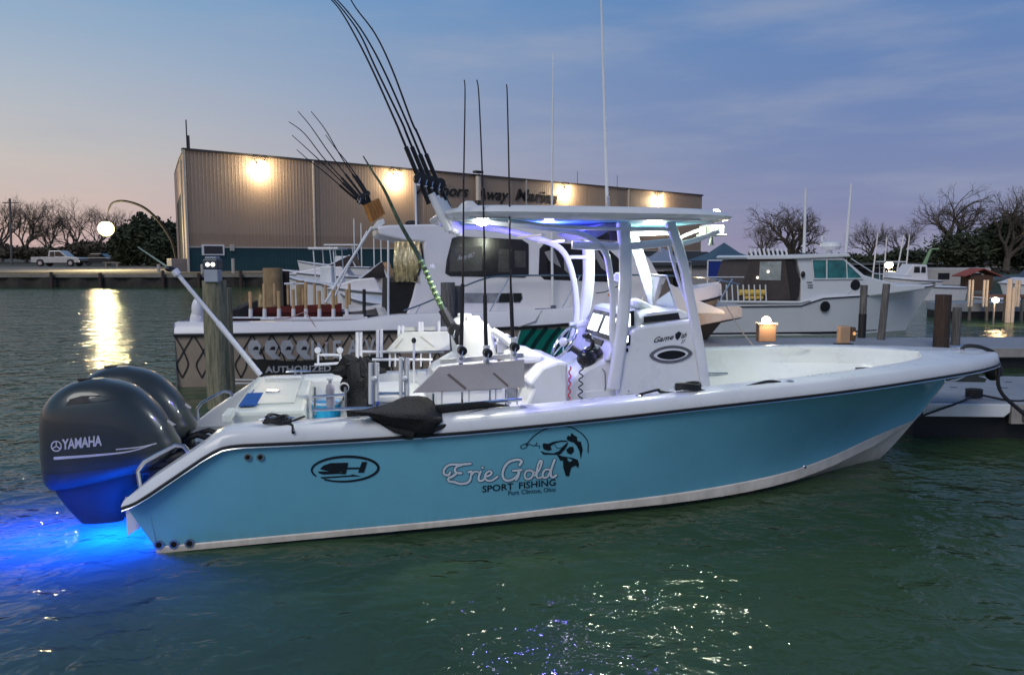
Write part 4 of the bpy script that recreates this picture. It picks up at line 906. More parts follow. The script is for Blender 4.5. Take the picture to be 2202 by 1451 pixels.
w = MB().add([(-400, -60, 0), (500, -60, 0), (500, 300, 0), (-400, 300, 0)], [(0, 1, 2, 3)]).build('water', water_mat()); struct(w)
w = MB().add([(-400, -60, -1.9), (500, -60, -1.9), (500, 300, -1.9), (-400, 300, -1.9)], [(0, 1, 2, 3)]).build('unseen_lake_bed', mat('silt', (.012, .014, .010), .95)); struct(w)  # unseen dark plane added to block sky light from below the water

# ================================================================== FAR SHORE
GRASS = mat('dry_winter_grass', (.085, .075, .05), .95, noise_amt=.5, nscale=.5, bump=.6, bscale=2)
GRAV = mat('gravel_lot', (.17, .155, .14), .95, noise_amt=.35, nscale=.8, bump=.6, bscale=6)
def gz(x, y):
    base = .95+min(1.0, max(0, (y-58)/60))*.35; return base+.05*noise.noise(Vector((x*.15, y*.15, 0)))
def shore_y(x): return interp([(-200, 56), (-24, 56), (-15, 57), (10, 72), (40, 96), (60, 104), (300, 120)], x)
rows = []
for k in range(60):
    t = k/59; r = []
    for j in range(70):
        x = -190+j*8; y0 = shore_y(x)+.3; y = y0+(t**2.2)*1400; r.append((x*(1+t*3), y, gz(x, y)+(0 if t < .2 else (t-.2)*3)))
    rows.append(r)
struct(MB().grid(rows).build('ground', GRASS, smooth=True))
# gravel apron in front of the building and under the truck
rows = []
for k in range(24):
    t = k/23; rows.append([(x, y, gz(x, y)+.03) for x, y in [(-80+(j*4)+t*-6, shore_y(-80+j*4)+4+t*24) for j in range(18)]])
struct(MB().grid(rows).build('gravel_lot', GRAV, smooth=True))
# seawall: sheet piles with a cap
sw = thing('seawall', 'dark sheet pile seawall with a pale cap along the far bank', 'seawall')
SWM = mat('rusty_sheet_pile', (.035, .03, .026), .85, noise_amt=.5, nscale=1.5, bump=.5); CAPM = mat('seawall_cap_concrete', (.20, .18, .16), .9, noise_amt=.3, nscale=1)
xs = [-200, -24, -15, 10, 40, 60, 300]
rows = []; cap = []
x = -200
while x < 300:
    y = shore_y(x); k = int(round(x/.55)) % 4; d = (0, 0, .22, .22)[k]; rows.append([(x, y-d, -1), (x, y-d, .72)]); x += .55
MB().grid(rows).build('sheet_pile_face', SWM, sw)
for a, b_ in zip(xs, xs[1:]):
    p, q = Vector((a, shore_y(a), .82)), Vector((b_, shore_y(b_), .82)); d = q-p
    MB().box((p+q)/2, (d.length+.1, .55, .22), rz=math.atan2(d.y, d.x)).build('wall_cap', CAPM, sw, bevel=.02)
for x in [-33, -29.5, -25, -22.5, -19.6, -16.8, -14.2, -12]:
    MB().tube([(x, shore_y(x)-.45, -1), (x, shore_y(x)-.45, 1.0+.35*random.random())], .12, 8).build('fender_post', WOODB, sw, smooth=True)

# ================================================================== STORAGE BUILDING
A = Vector((-25.8, 62, 0)); Bp = Vector((26.2, 108, 0)); dW = (Bp-A).normalized(); LW = (Bp-A).length; nW = Vector((dW.y, -dW.x, 0))
bld = thing('storage_building', 'long tan ribbed metal boat storage building with wall lamps and a teal lower band', 'building', A, math.atan2(dW.y, dW.x))
TAN = mat('tan_ribbed_metal', (.33, .245, .185), .6, .0, .06, .4); TEAL = mat('teal_ribbed_metal', (.012, .055, .065), .5, .1, .15, .5); SUNSET_TAN = mat('sunset_tan_end_wall', (.34, .24, .19), .6, noise_amt=.06, nscale=.6)  # end wall's pinker tan has the sunset glow put into it
TRIM = mat('pale_metal_trim', (.42, .40, .38), .5); DTR = mat('dark_gutter', (.05, .045, .045), .5)
grime(TAN, 4.0, (.20, .13, .09), .35); EAV = 10.55; TB = 3.0
q = Vector((-8.6, 18, 0)); loc = lambda p: Matrix.Rotation(-math.atan2(dW.y, dW.x), 3, 'Z') @ p
e = loc(q); 
def ribs(x0, x1, z0, z1, m, name, step=.30):
    b = MB(); rows = []; n = int((x1-x0)/step)
    for i in range(n+1):
        x = x0+i*step
        for dx, dy in ((0, 0), (.11, 0), (.14, -.010), (.19, -.010), (.22, 0)):
            if x+dx <= x1: rows.append([(x+dx, dy, z0), (x+dx, dy, z1)])
    rows.append([(x1, 0, z0), (x1, 0, z1)]); return b.grid(rows).build(name, m, bld)
for k in range(6): ribs(LW*k/6+.02, LW*(k+1)/6-.02, TB, EAV, TAN, 'wall_panel'); ribs(LW*k/6+.02, LW*(k+1)/6-.02, .6, TB-.06, TEAL, 'lower_panel')

MB().span((-.1, -.09, TB-.08), (LW, -.02, TB+.03)).build('band_trim', TRIM, bld)
MB().span((-.12, -.14, EAV-.06), (LW+.1, .25, EAV+.14)).build('gutter', DTR, bld)
MB().add([(0, .25, EAV+.1), (LW+.1, .25, EAV+.1), (LW+.1, e.y/2, EAV+.35), (e.x/2, e.y/2, EAV+.35), (e.x, e.y, EAV+.0), (LW+.1, e.y, EAV+.0)], [(0, 1, 2, 3), (3, 2, 5, 4)]).build('roof', mat('roof_metal', (.3, .29, .28), .5, .2), bld)
# end wall that runs away from the near corner, with the tall dark door
MB().add([(0, 0, .5), (e.x, e.y, .5), (e.x, e.y, EAV-.05), (0, 0, EAV-.05)], [(0, 1, 2, 3)]).build('end_wall', SUNSET_TAN, bld)
ed = e.normalized(); en = Vector((ed.y, -ed.x, 0));
if en.x > 0: en = -en
def onend(s, z, off=.05): p = e*s+en*off; return (p.x, p.y, z)
MB().add([onend(.32, 1.0), onend(.75, 1.0), onend(.75, 7.2), onend(.32, 7.8)], [(0, 1, 2, 3)]).build('tall_door', mat('dark_opening', (.02, .02, .022), .8), bld)
MB().tube([onend(.2, .9, .1), onend(.2, EAV-.3, .1)], .08, 6).build('corner_post', TRIM, bld); MB().tube([(-.05, -.1, .6), (-.05, -.1, EAV)], .09, 6).build('corner_trim', TRIM, bld)
MB().box(onend(.1, 1.4, .7), (1.4, 1.2, 1.3)).build('utility_cabinet', mat('grey_cabinet', (.22, .21, .22), .6), bld, bevel=.03)
MB().add([(x, y, z) for z in (.5, EAV-.05) for x, y in ((0, .03), (LW, .03), (LW, e.y), (e.x+.02, e.y))], [(0, 1, 5, 4), (1, 2, 6, 5), (2, 3, 7, 6), (4, 5, 6, 7)]).build('building_core', TAN, bld)
# placement on the wall from picture columns
def wx(px):
    r = (px-1101)/F*1.0; # x = r*y approx (near the horizon the pitch term is tiny)
    yy = math.cos(TH); r = (px-1101)/F/ray(px, 480).y
    return (A.x-r*A.y)/(r*dW.y-dW.x)
def wz(px, py): y = A.y+dW.y*wx(px); r = ray(px, py); return CH+r.z/r.y*y
WL = lampmat('warm_wall_lamp', (1, .80, .48), 60)
for px, py in [(562, 352), (851, 376), (1214, 404), (1414, 424)]:
    x, z = wx(px), wz(px, py)
    MB().box((x, -.30, z), (.5, .34, .22)).build('wall_lamp_box', DTR, bld, bevel=.03); MB().box((x, -.46, z-.02), (.6, .06, .4)).box((x, -.36, z-.16), (.5, .24, .06)).build('wall_lamp', WL, bld)
    d = (A.y+dW.y*x)/65
    lamp('wall_lamp_glow', (x, -.75, z-.55), 600*d, (1, .78, .48), bld, .12)
# window, meter box, pipe, antenna, downspouts
x0, x1, z0, z1 = wx(431), wx(479), wz(455, 549), wz(455, 526)
MB().span((x0, -.14, z0), (x1, -.03, z1)).build('window_frame', GEL, bld); MB().span((x0+.15, -.16, z0+.12), (x1-.15, -.12, z1-.12)).build('window_pane', GLSD, bld)
MB().box((wx(496), -.12, wz(496, 533)), (.35, .15, .5)).build('meter_box', TRIM, bld, bevel=.02)
x = wx(1022); MB().tube([(x, -.5, wz(1022, 442)), (x, -.5, wz(1022, 378))], .26, 10).build('exhaust_pipe', TRIM, bld, smooth=True)
MB().tube([(x, -.5, wz(1022, 445)), (x, -.5, wz(1022, 432))], .32, 10).tube([(x, -.5, wz(1022, 380)), (x, -.5, wz(1022, 376))], .30, 10).box((x, -.5, wz(1022, 371)), (.95, .6, .22)).build('pipe_cap', BLACK, bld)
for px in (893, 675, 1130, 1350): x = wx(px); MB().tube([(x, -.12, TB), (x, -.12, EAV)], .09, 6).build('downspout', TRIM, bld)
x = .4; MB().tube([(x, .4, EAV), (x, .4, EAV+2.4)], .05, 6).tube([(x+.12, .4, EAV), (x+.12, .4, EAV+1.2)], .1, 6).build('roof_antenna', DTR, bld)
for px in (1245, 1330): x = wx(px); MB().tube([(x, .3, EAV), (x, .3, EAV+1.6)], .03, 4).build('lightning_rod', DTR, bld)
# sign letters
def sgn(s, pa, pb, h):
    xa, xb = wx(pa[0]), wx(pb[0]); za, zb = wz(*pa), wz(*pb); hh = h/F*(A.y+dW.y*(xa+xb)/2)
    return text_mb(s, lambda x, y, z: (xa+(xb-xa)*x, -.08-z*.7, za+(zb-za)*x+y*hh), bold=.012, shear=.32, extr=.05).build('sign_letters', BLKF, bld)
sgn('Anchors', (893, 418), (1007, 423), 23); sgn('Away', (1023, 428), (1093, 431), 23); sgn('Marina', (1107, 430), (1197, 437), 23)

# ================================================================== TREES
def tree(name, label, x, y, h, spread, seed, m, levels=6, cat='tree', group=None, trunk_r=.22, up=.5, z0=None, fork=None, n0=5, leafy=0):
    rnd = random.Random(seed); t = thing(name, label, cat, (x, y, gz(x, y)-.2 if z0 is None else z0), 0, group); TR = MB(); CR = MB()
    cnt = [0]
    def br(p, d, l, r, lev):
        cnt[0] += 1
        q = p+d*l; mid = p+d*l*.5+Vector((rnd.uniform(-1, 1), rnd.uniform(-1, 1), rnd.uniform(-.3, .6)))*l*.06
        b = TR if lev < 2 else CR; k = 6 if lev < 2 else (4 if lev < 4 else 3)
        b.tube([p, mid, q], [r, r*.85, r*.68], k, cap=False)
        if lev >= levels: return
        n = (n0 if lev == 0 else rnd.choice([2, 2, 3]))
        for i in range(n):
            a = rnd.uniform(0, 2*PI) if lev else 2*PI*i/n+rnd.uniform(-.4, .4); sp_ = (spread*rnd.uniform(.55, 1.2))
            o = d.orthogonal().normalized(); o = Matrix.Rotation(a, 3, d) @ o
            nd = (d+o*sp_+Vector((0, 0, up*rnd.uniform(-.15, .6)))).normalized()
            s = p+(q-p)*(rnd.uniform(.55, 1) if i else 1.0)
            br(s, nd, l*rnd.uniform(.66, .92), r*.60 if i else r*.68, lev+1)
    br(Vector((0, 0, 0)), Vector((rnd.uniform(-.08, .08), 0, 1)).normalized(), h*.24, trunk_r, 0)
    # scale the skeleton so that the tree has exactly its height
    top_ = max(v[2] for v in CR.v); k = h/top_
    for b in (TR, CR): b.v = [(v[0]*k, v[1]*k, v[2]*k) for v in b.v]
    TR.build('trunk', m, t); CR.build('crown', m, t); return t
BARK = mat('dark_bark', (.085, .068, .058), .95, noise_amt=.3); BARK2 = mat('olive_bark', (.075, .065, .045), .95, noise_amt=.3)
def P2(px, Y): return (px-1101)/F*Y
# left bank
for i, (px, topy, Y, sp_, lab) in enumerate([(10, 425, 118, .8, 'bare tree at the far left edge behind the utility pole'), (62, 418, 112, .75, 'broad bare tree behind the parked silver truck'), (112, 436, 122, .7, 'bare tree right of the tallest left tree, over the truck'),
        (168, 420, 115, .75, 'bare tree just left of the glowing street lamp'), (215, 440, 125, .7, 'bare tree behind the street lamp glow'), (262, 445, 120, .7, 'slim bare tree between the street lamp and the evergreen clump')]):
    h = (552-topy)/F*Y+CH-1.0; tree('bare_tree', lab, P2(px, Y), Y, h, sp_, 11+i, BARK2 if i % 2 else BARK, group='bare trees on the left bank', trunk_r=.24, levels=8)
# right bank
for i, (px, topy, Y, sp_, r, lab) in enumerate([(1700, 432, 92, .95, .42, 'wide spreading bare tree behind the cabin cruiser'), (1640, 470, 100, .6, .2, 'thin bare sapling cluster left of the spreading tree'), (1870, 462, 120, .7, .3, 'bare tree behind the sailboat masts, left one'), (1935, 466, 125, .7, .3, 'bare tree behind the sailboat masts, right one'),
        (2045, 392, 84, .75, .40, 'tall bare tree behind the brown dock piling'), (2160, 388, 78, .75, .42, 'tallest bare tree at the right edge of the picture'), (2240, 400, 88, .75, .4, 'bare tree cut by the right edge of the picture')]):
    h = (552-topy)/F*Y+CH-1.0; tree('bare_tree', lab, P2(px, Y), Y, h, sp_, 41+i, BARK, group='bare trees on the right bank', trunk_r=r*.95, levels=8, z0=.8)
def leafclump(name, label, blobs, seed, m, n, size, cat='shrub', group=None):
    rnd = random.Random(seed); t = thing(name, label, cat, blobs[0][0], 0, group); c0 = Vector(blobs[0][0]); b = MB(); tot = sum(x[1][0]*x[1][2] for x in blobs)
    for c, r in blobs:
        for _ in range(int(n*r[0]*r[2]/tot)):
            while True:
                p = Vector((rnd.uniform(-1, 1), rnd.uniform(-1, 1), rnd.uniform(-1, 1)))
                if p.length < 1: break
            p = p*(.55+.45*rnd.random()); k = 1+.35*noise.noise(p*2.5+Vector(c)*.3); q = Vector(c)-c0+Vector((p.x*r[0], p.y*r[1], p.z*r[2]))*k
            a = Vector((rnd.gauss(0, 1), rnd.gauss(0, 1), rnd.gauss(0, 1))).normalized()*size*rnd.uniform(.5, 1.3); d = a.orthogonal().normalized()*size*.5
            b.add([q-a, q+d, q+a, q-d], [(0, 1, 2, 3)])
    b.build('foliage', m, t); MB().tube([(0, 0, -blobs[0][1][2]-.3), (0, 0, 0)], .15, 6).build('stem', BARK, t); return t
LEAF = mat('dark_evergreen', (.035, .045, .022), .9, noise_amt=.5, nscale=.6); LEAF2 = mat('brown_brush', (.075, .062, .042), .95, noise_amt=.5, nscale=.6)
def blob(px, py, Y, rx, rz, ry=2.5): p = at(px, py, Y); return ((p.x, p.y, p.z), (rx/F*Y, ry, rz/F*Y))
leafclump('evergreen_tree', 'big dark evergreen mass right of the street lamp', [blob(315, 515, 92, 52, 58), blob(275, 530, 92, 40, 48), blob(350, 545, 90, 34, 44)], 3, LEAF, 15000, .30, 'tree')
leafclump('evergreen_tree', 'smaller dark evergreen beside the building corner', [blob(368, 520, 100, 22, 50), blob(378, 560, 96, 18, 30)], 4, LEAF, 5000, .28, 'tree')
leafclump('brush', 'dark brush behind the silver truck', [blob(80, 545, 105, 120, 14), blob(190, 540, 104, 60, 22)], 5, LEAF2, 6000, .32, 'brush')
leafclump('brush', 'low brush at the far left bank', [blob(-30, 540, 108, 90, 18)], 8, LEAF2, 3500, .32, 'brush')
leafclump('brush', 'dark hedge behind the distant sailboats', [blob(1830, 565, 118, 110, 22), blob(1960, 558, 118, 80, 28)], 6, LEAF, 8000, .34, 'brush')
leafclump('evergreen_tree', 'dark evergreen mass at the right edge under the tallest tree', [blob(2070, 540, 80, 80, 50), blob(2170, 520, 80, 90, 68), blob(2240, 540, 80, 60, 60)], 7, LEAF, 16000, .26, 'tree')
leafclump('brush', 'brown brush behind the cabin cruiser canopy', [blob(1690, 560, 96, 100, 26), blob(1590, 570, 98, 60, 22)], 9, LEAF2, 6000, .30, 'brush')

# ================================================================== LEFT BANK THINGS
t = thing('street_lamp', 'glowing street lamp with a long curved arm on the left bank', 'street lamp')
Y = 68; P = sm3([at(384, 590, Y), at(372, 525, Y), at(345, 480, Y), at(310, 447, Y), at(270, 433, Y), at(243, 436, Y), at(233, 452, Y)])
MB().tube(P, [.16-.09*i/(len(P)-1) for i in range(len(P))], 8).build('curved_pole', BLKF, t, smooth=True)
lp_ = at(228, 492, Y); MB().tube([at(233, 452, Y), at(229, 478, Y)], .04, 6).build('drop_rod', BLACK, t); MB().lathe((lp_.x, lp_.y, lp_.z), [(.12, .85), (.22, .70), (.26, .60)], 16).build('lamp_cap', BLACK, t, smooth=True)
MB().ell(lp_, (.66, .66, .66), 20, 14).build('globe', lampmat('street_globe', (1, .80, .34), 4), t, smooth=True)
lamp('street_glow', (lp_.x, lp_.y-.9, lp_.z-.25), 3800, (1, .80, .42), t, .35)
t = thing('utility_pole', 'tall thin wooden utility pole near the left edge', 'pole'); b_ = at(24, 553, 95); 
MB().tube([(b_.x, 95, .9), (b_.x+.3, 95, 9.2)], .13, 8).build('pole_shaft', WOODG, t, smooth=True); MB().box((b_.x+.3, 95, 8.7), (1.8, .12, .12)).build('crossarm', WOODG, t)
# pickup truck
def truck(px0, px1, Y):
    x0, x1 = P2(px0, Y), P2(px1, Y); L = x1-x0; z = gz(x0, Y)+.02
    t = thing('pickup_truck', 'silver crew cab pickup truck parked on the left bank', 'truck', (x0, Y, z))
    body = [(0, .45), (0, 1.02), (.36*L, 1.06), (.365*L, 1.0), (.74*L, 1.06), (.97*L, .98), (L, .85), (L, .45), (.90*L, .42), (.88*L, .72), (.82*L, .80), (.76*L, .72), (.74*L, .40), (.27*L, .40), (.25*L, .72), (.19*L, .80), (.13*L, .72), (.11*L, .42)]
    SM = mat('silver_car_paint', (.46, .46, .48), .3, .3, coat=.6)
    MB().prism(body, -.9, .9).build('body', SM, t, bevel=.05); MB().prism([(.34*L, 1.04), (.37*L, 1.72), (.60*L, 1.74), (.75*L, 1.06)], -.78, .78).build('cab', SM, t, bevel=.06)
    for poly in ([(.385*L, 1.12), (.40*L, 1.62), (.485*L, 1.63), (.485*L, 1.12)], [(.50*L, 1.12), (.50*L, 1.63), (.59*L, 1.64), (.70*L, 1.12)]): MB().prism(poly, -.80, -.785).build('side_window', GLSD, t)
    for k in (.19, .82):
        w_ = MB().lathe((k*L, -.85, .38), [(.1, -.1), (.34, -.1), (.38, -.06), (.38, .1), (.1, .12)], 18, 'Y').build('wheel', BLACK, t, smooth=True); MB().lathe((k*L, -.96, .38), [(.01, -.01), (.2, -.01), (.22, .01)], 12, 'Y').build('rim', STEEL, w_)
        MB().lathe((k*L, .85, .38), [(.1, -.1), (.38, -.08), (.38, .1), (.1, .12)], 18, 'Y').build('wheel', BLACK, t, smooth=True)
    MB().box((.99*L, -.7, .82), (.1, .3, .16)).build('headlight', GEL, t); MB().box((.01*L, -.8, .85), (.06, .1, .3)).build('tail_light', RED, t); MB().box((L*1.0, 0, .5), (.18, 1.8, .2)).build('bumper', STEEL, t, bevel=.03)
truck(82, 184, 86)
for i, (px0, px1, Y, col, lab) in enumerate([(188, 232, 92, (.03, .03, .035), 'dark car parked right of the silver truck'), ]):
    x0, x1 = P2(px0, Y), P2(px1, Y); L = (x1-x0)*1.6; z = gz(x0, Y)
    t = thing('parked_car', lab, 'car', (x0, Y, z)); M_ = mat('dark_car_paint', col, .3, coat=.5)
    MB().prism([(0, .35), (0, .9), (.12*L, .95), (.72*L, .98), (.98*L, .8), (L, .35)], -.85, .85).build('body', M_, t, bevel=.06); MB().prism([(.12*L, .94), (.25*L, 1.42), (.58*L, 1.44), (.74*L, .96)], -.72, .72).build('cabin', GLSD, t, bevel=.05)
    for k in (.2, .8): MB().lathe((k*L, -.82, .33), [(.1, -.08), (.33, -.08), (.33, .1)], 16, 'Y').build('wheel', BLACK, t)
t = thing('picnic_bench', 'small pale bench on the gravel below the street lamp', 'bench', tuple(at(241, 571, 84)))
MB().span((-.9, -.2, .25), (.9, .25, .38)).build('seat', CAPM, t); MB().span((-.7, -.15, -.2), (-.5, .2, .25)).build('leg', CAPM, t); MB().span((.5, -.15, -.2), (.7, .2, .25)).build('leg', CAPM, t)
# posts and rail along the gravel right of the corner
for i, (px, py0, py1) in enumerate([(436, 568, 592), (502, 556, 586), (342, 568, 592)]):
    p, q = at(px, py0, 58+i), at(px, py1, 58+i); t = thing('bollard', ['short post left of the big mossy piling, by the building corner', 'pale post in front of the teal wall band', 'short post on the bank under the evergreen'][i], 'post', (q.x, q.y, q.z-.3)); MB().tube([(0, 0, 0), (0, 0, p.z-q.z+.3)], .13, 8).build('post_shaft', mat('pale_post', (.42, .38, .34), .7), t)

# ================================================================== PILINGS
def piling(label, px, Y, r, ztop, m, group=None, lean=0., cat='piling', wrap=None):
    x = P2(px, Y); t = thing('piling', label, cat, (x, Y, 0), 0, group); b = MB(); rows = []
    for i in range(14):
        z = -1.2+(ztop+1.2)*i/13; rows.append([((r*(1+.06*noise.noise(Vector((math.cos(a)*2, math.sin(a)*2, z*1.5+px)))))*math.cos(a)+lean*z, r*math.sin(a), z) for a in [2*PI*j/14 for j in range(14)]])
    b.grid(rows, closed=True); b.add(rows[-1], [tuple(range(14))]); b.build('timber', m, t, smooth=True)
    if wrap:
        b = MB(); b.lathe((lean*wrap[0], 0, wrap[0]), [(r*1.08, 0), (r*1.12, wrap[1])], 14); b.build('rub_band', BLACK, t, smooth=True)
    return t
piling('big mossy piling with a lit power box on top, beside the sportfisher stern', 462, 11.2, .165, 1.86, WOODP)
piling('second mossy piling touching the big one behind its right side', 484, 11.9, .10, 1.72, WOODP)
piling('grey piling in front of the white sportfisher cabin', 962, 12.1, .115, 1.80, WOODG, lean=.005)
piling('narrow grey piling tucked behind the one at the sportfisher cabin', 980, 12.35, .085, 1.74, WOODG)
piling('grey piling with a black sleeve beside the cruiser, middle of the right dock', 1857, 17.0, .075, 1.58, WOODG, wrap=(.35, .6))
piling('leaning grey piling right of the black sleeved one', 1897, 16.6, .075, 1.62, WOODG, lean=.05)
piling('thick dark brown piling on the right dock', 2029, 15.2, .145, 1.46, WOODB)
piling('thinner dark piling right beside the thick brown one', 2060, 15.6, .085, 1.18, WOODG)
piling('brown dock piling behind the sportfisher stern with a small lamp', 588, 24, .30, 1.85, mat('tan_piling', (.30, .20, .11), .9, noise_amt=.3, nscale=3))
piling('brown piling right of the tan one, behind the rod holders', 612, 24.5, .17, 1.75, WOODB)
piling('thin pale piling behind the stern rod holders of the sportfisher', 646, 26, .13, 1.4, mat('tan_piling', (.30, .20, .11), .9))
t = thing('power_pedestal', 'grey power box with two round lit meters on top of the big mossy piling', 'power box', (P2(466, 11.2), 11.1, 1.84))
GBOX = mat('grey_box_plastic', (.33, .36, .40), .55)
MB().span((-.10, -.09, 0), (.10, .09, .18)).build('box_body', GBOX, t, bevel=.012); MB().span((-.11, -.10, .18), (.11, .10, .33)).build('box_head', mat('dark_box_plastic', (.04, .05, .07), .4), t, bevel=.02); MB().span((-.08, -.08, .33), (.08, .08, .36)).build('box_cap', GBOX, t, bevel=.01)
for x in (-.035, .04): MB().lathe((x, -.105, .25), [(.001, -.01), (.026, -.01), (.03, .005)], 12, 'Y').build('round_light', lampmat('soft_white_lens', (1, .98, .85), 2.5), t)

# ================================================================== WHITE SPORTFISHER BEHIND
O2 = O1+VV*8.15+UU*(-1.3); N2 = 1.70
sf = thing('sportfisher', 'white cabin sportfishing boat with black side windows moored behind the blue boat', 'boat', O2, ANG)
G2 = lambda px, py, d=0.: fr(px, py, -N2+d, O2)
WH2 = mat('dull_white_gelcoat', (.76, .73, .76), .35, noise_amt=.05, nscale=1.5, coat=.2); HULLT = mat('tan_hull_wrap', (.30, .235, .185), .5, noise_amt=.12, nscale=2)
NAVG = mat('hunter_green_wrap', (.0, .15, .115), .4)
B2 = [(0, 1.62), (1, 1.70), (6.5, 1.70), (8, 1.45), (9.2, .98), (10.2, .40), (10.6, .15), (10.75, .0)]; SH2 = [(0, .90), (3, .90), (6, .93), (8, 1.05), (10.75, 1.35)]
CAPH = [(0, .20), (3.0, .20), (3.7, .28), (10.75, .28)]
for side in (-1, 1):
    rows = []; top2 = []
    for i in range(44):
        u = 10.75*i/43; b, s = spl(B2, u), spl(SH2, u); bb = b*(.93 if u < 7 else .93-.5*(u-7)/3.75); rows.append([(u-.25*(1-k/5)*(u/10.75)**3*4 if False else u-.9*(1-k/5)*max(0, (u-7)/3.75), side*(bb+(b-bb)*(k/5)**(1+max(0, u-6)*.3)), -.35+(s+.35)*k/5) for k in range(6)])
        cpx = spl(CAPH, u); top2.append([(u, side*b, s), (u, side*(b+.02), s+.02), (u, side*(b-.02), s+cpx*.75), (u, side*max(0, b-.08), s+cpx), (u, side*max(0, b-.34), s+cpx), (u, side*max(0, b-.36), s+cpx-.06)])
    MB().grid(rows).build('hull_side', HULLT if side < 0 else WH2, sf, smooth=True); MB().grid(top2).build('gunwale', WH2, sf, smooth=True)
    MB().tube([(10.75*i/43, side*(spl(B2, 10.75*i/43)+.02), spl(SH2, 10.75*i/43)-.01) for i in range(44)], .028, 6).build('rub_rail', BLACK, sf, smooth=True)
MB().add([(0, -1.62, -.3), (0, 1.62, -.3), (0, 1.62, 1.08), (0, -1.62, 1.08)], [(0, 1, 2, 3)]).build('transom', WH2, sf)
MB().add([(0, -1.4, .35), (3.4, -1.4, .35), (3.4, 1.4, .35), (0, 1.4, .35)], [(0, 1, 2, 3)]).build('cockpit_sole', WH2, sf)
MB().grid([[(u, -max(0, spl(B2, u)-.3), spl(SH2, u)+spl(CAPH, u)-.02), (u, 0, spl(SH2, u)+spl(CAPH, u)+.04), (u, max(0, spl(B2, u)-.3), spl(SH2, u)+spl(CAPH, u)-.02)] for u in [3.4, 5, 6.5, 8, 9.2, 10.2, 10.7]]).build('foredeck', WH2, sf, smooth=True)
def hv2(u): return spl(B2, u)
def s2h(eps=.012):
    def f(px, py):
        v = -1.7
        for _ in range(4): p = fr(px, py, v, O2); k = min(1, max(0, (p.z+.35)/(spl(SH2, p.x)+.35))); b = hv2(p.x); bb = b*(.93 if p.x < 7 else .93-.5*(p.x-7)/3.75); v = -(bb+(b-bb)*k+eps)
        return fr(px, py, v, O2)
    return f
h2 = s2h(.012); h3 = s2h(.018); h4 = s2h(.024)
# diamond net wrap
b = MB(); 
for k in range(-3, 11):
    x = 500+k*42
    pts = [(x, 720), (x+14, 745), (x+34, 772), (x+20, 790), (x+4, 808)]
    stroke(b, [(x+0, 720), (x+17, 748), (x+26, 768), (x+30, 786), (x+18, 812)], 3, h2); stroke(b, [(x+42, 720), (x+25, 748), (x+14, 768), (x+6, 786), (x+18, 812)], 3, h2)
b.build('net_pattern', BLACK, sf)
b = MB(); b.add([h2(*p) for p in [(512, 756), (540, 762), (590, 770), (660, 772), (730, 770), (800, 764), (870, 752), (870, 830), (512, 830)]], [tuple(range(9))]); 
flatpoly([[(528, 770), (620, 776), (760, 772), (835, 755), (840, 800), (560, 806)]], h2).build('dark_band', mat('dark_wrap_band', (.018, .018, .016), .5), sf)  # dark band on the hull wrap, under the lettering
PALE = mat('pale_wrap_graphic', (.42, .42, .46), .5)
for x in (542, 578, 612, 646):
    o_ = flatpoly([[(x-4, 732), (x+12, 731), (x+20, 744), (x+14, 760), (x+26, 771), (x+8, 773), (x-8, 756), (x-9, 742)]], h3).build('wrap_shape', PALE, sf); flatpoly([[(x+1, 752), (x+6, 745), (x+13, 745), (x+14, 752)]], h4).build('shape_hole', BLACK, sf)
def wtext(s, pa, pb, h, m=PALE): return text_px(s, pa, pb, h, h4, bold=.03).build('wrap_lettering', m, sf)
wtext('I', (669, 771), (675, 771), 38); wtext('N', (682, 771), (704, 770), 34); wtext('E', (716, 769), (734, 768), 36); wtext('A', (746, 766), (772, 765), 34); wtext('V', (784, 765), (806, 763), 34)
wtext('AUTHORIZED', (570, 801), (712, 798), 13)
b = MB(); stroke(b, [(480, 816), (640, 816), (900, 806)], 3, h3); stroke(b, [(480, 824), (640, 823)], 3, h3); b.build('boot_stripe', GEL, sf)
# green slanted wrap amidships
b = MB(); b.grid([[h2((1112 if j else 1118)+(308-6*(not j))*i/14, 709-7*i/14+(95-3*i/14)*j/6) for j in range(7)] for i in range(15)]); b.build('green_panel', NAVG, sf)
b = MB()
for x in (1136, 1160, 1188, 1215, 1244, 1272): stroke(b, [(x+14, 707), (x-8, 735), (x-24, 765)], 9, h3)
b.build('green_panel_stripe', mat('dark_green_stripe', (.0, .028, .026), .4), sf)
b = MB(); stroke(b, [(1118, 712), (1112, 735), (1114, 765)], 3, h3); b.build('panel_edge', GEL, sf); b = MB(); stroke(b, [(1150, 768), (1190, 774), (1260, 772)], 4, h3); b.build('panel_gold_edge', mat('gold_stripe', (.5, .36, .08), .5), sf)
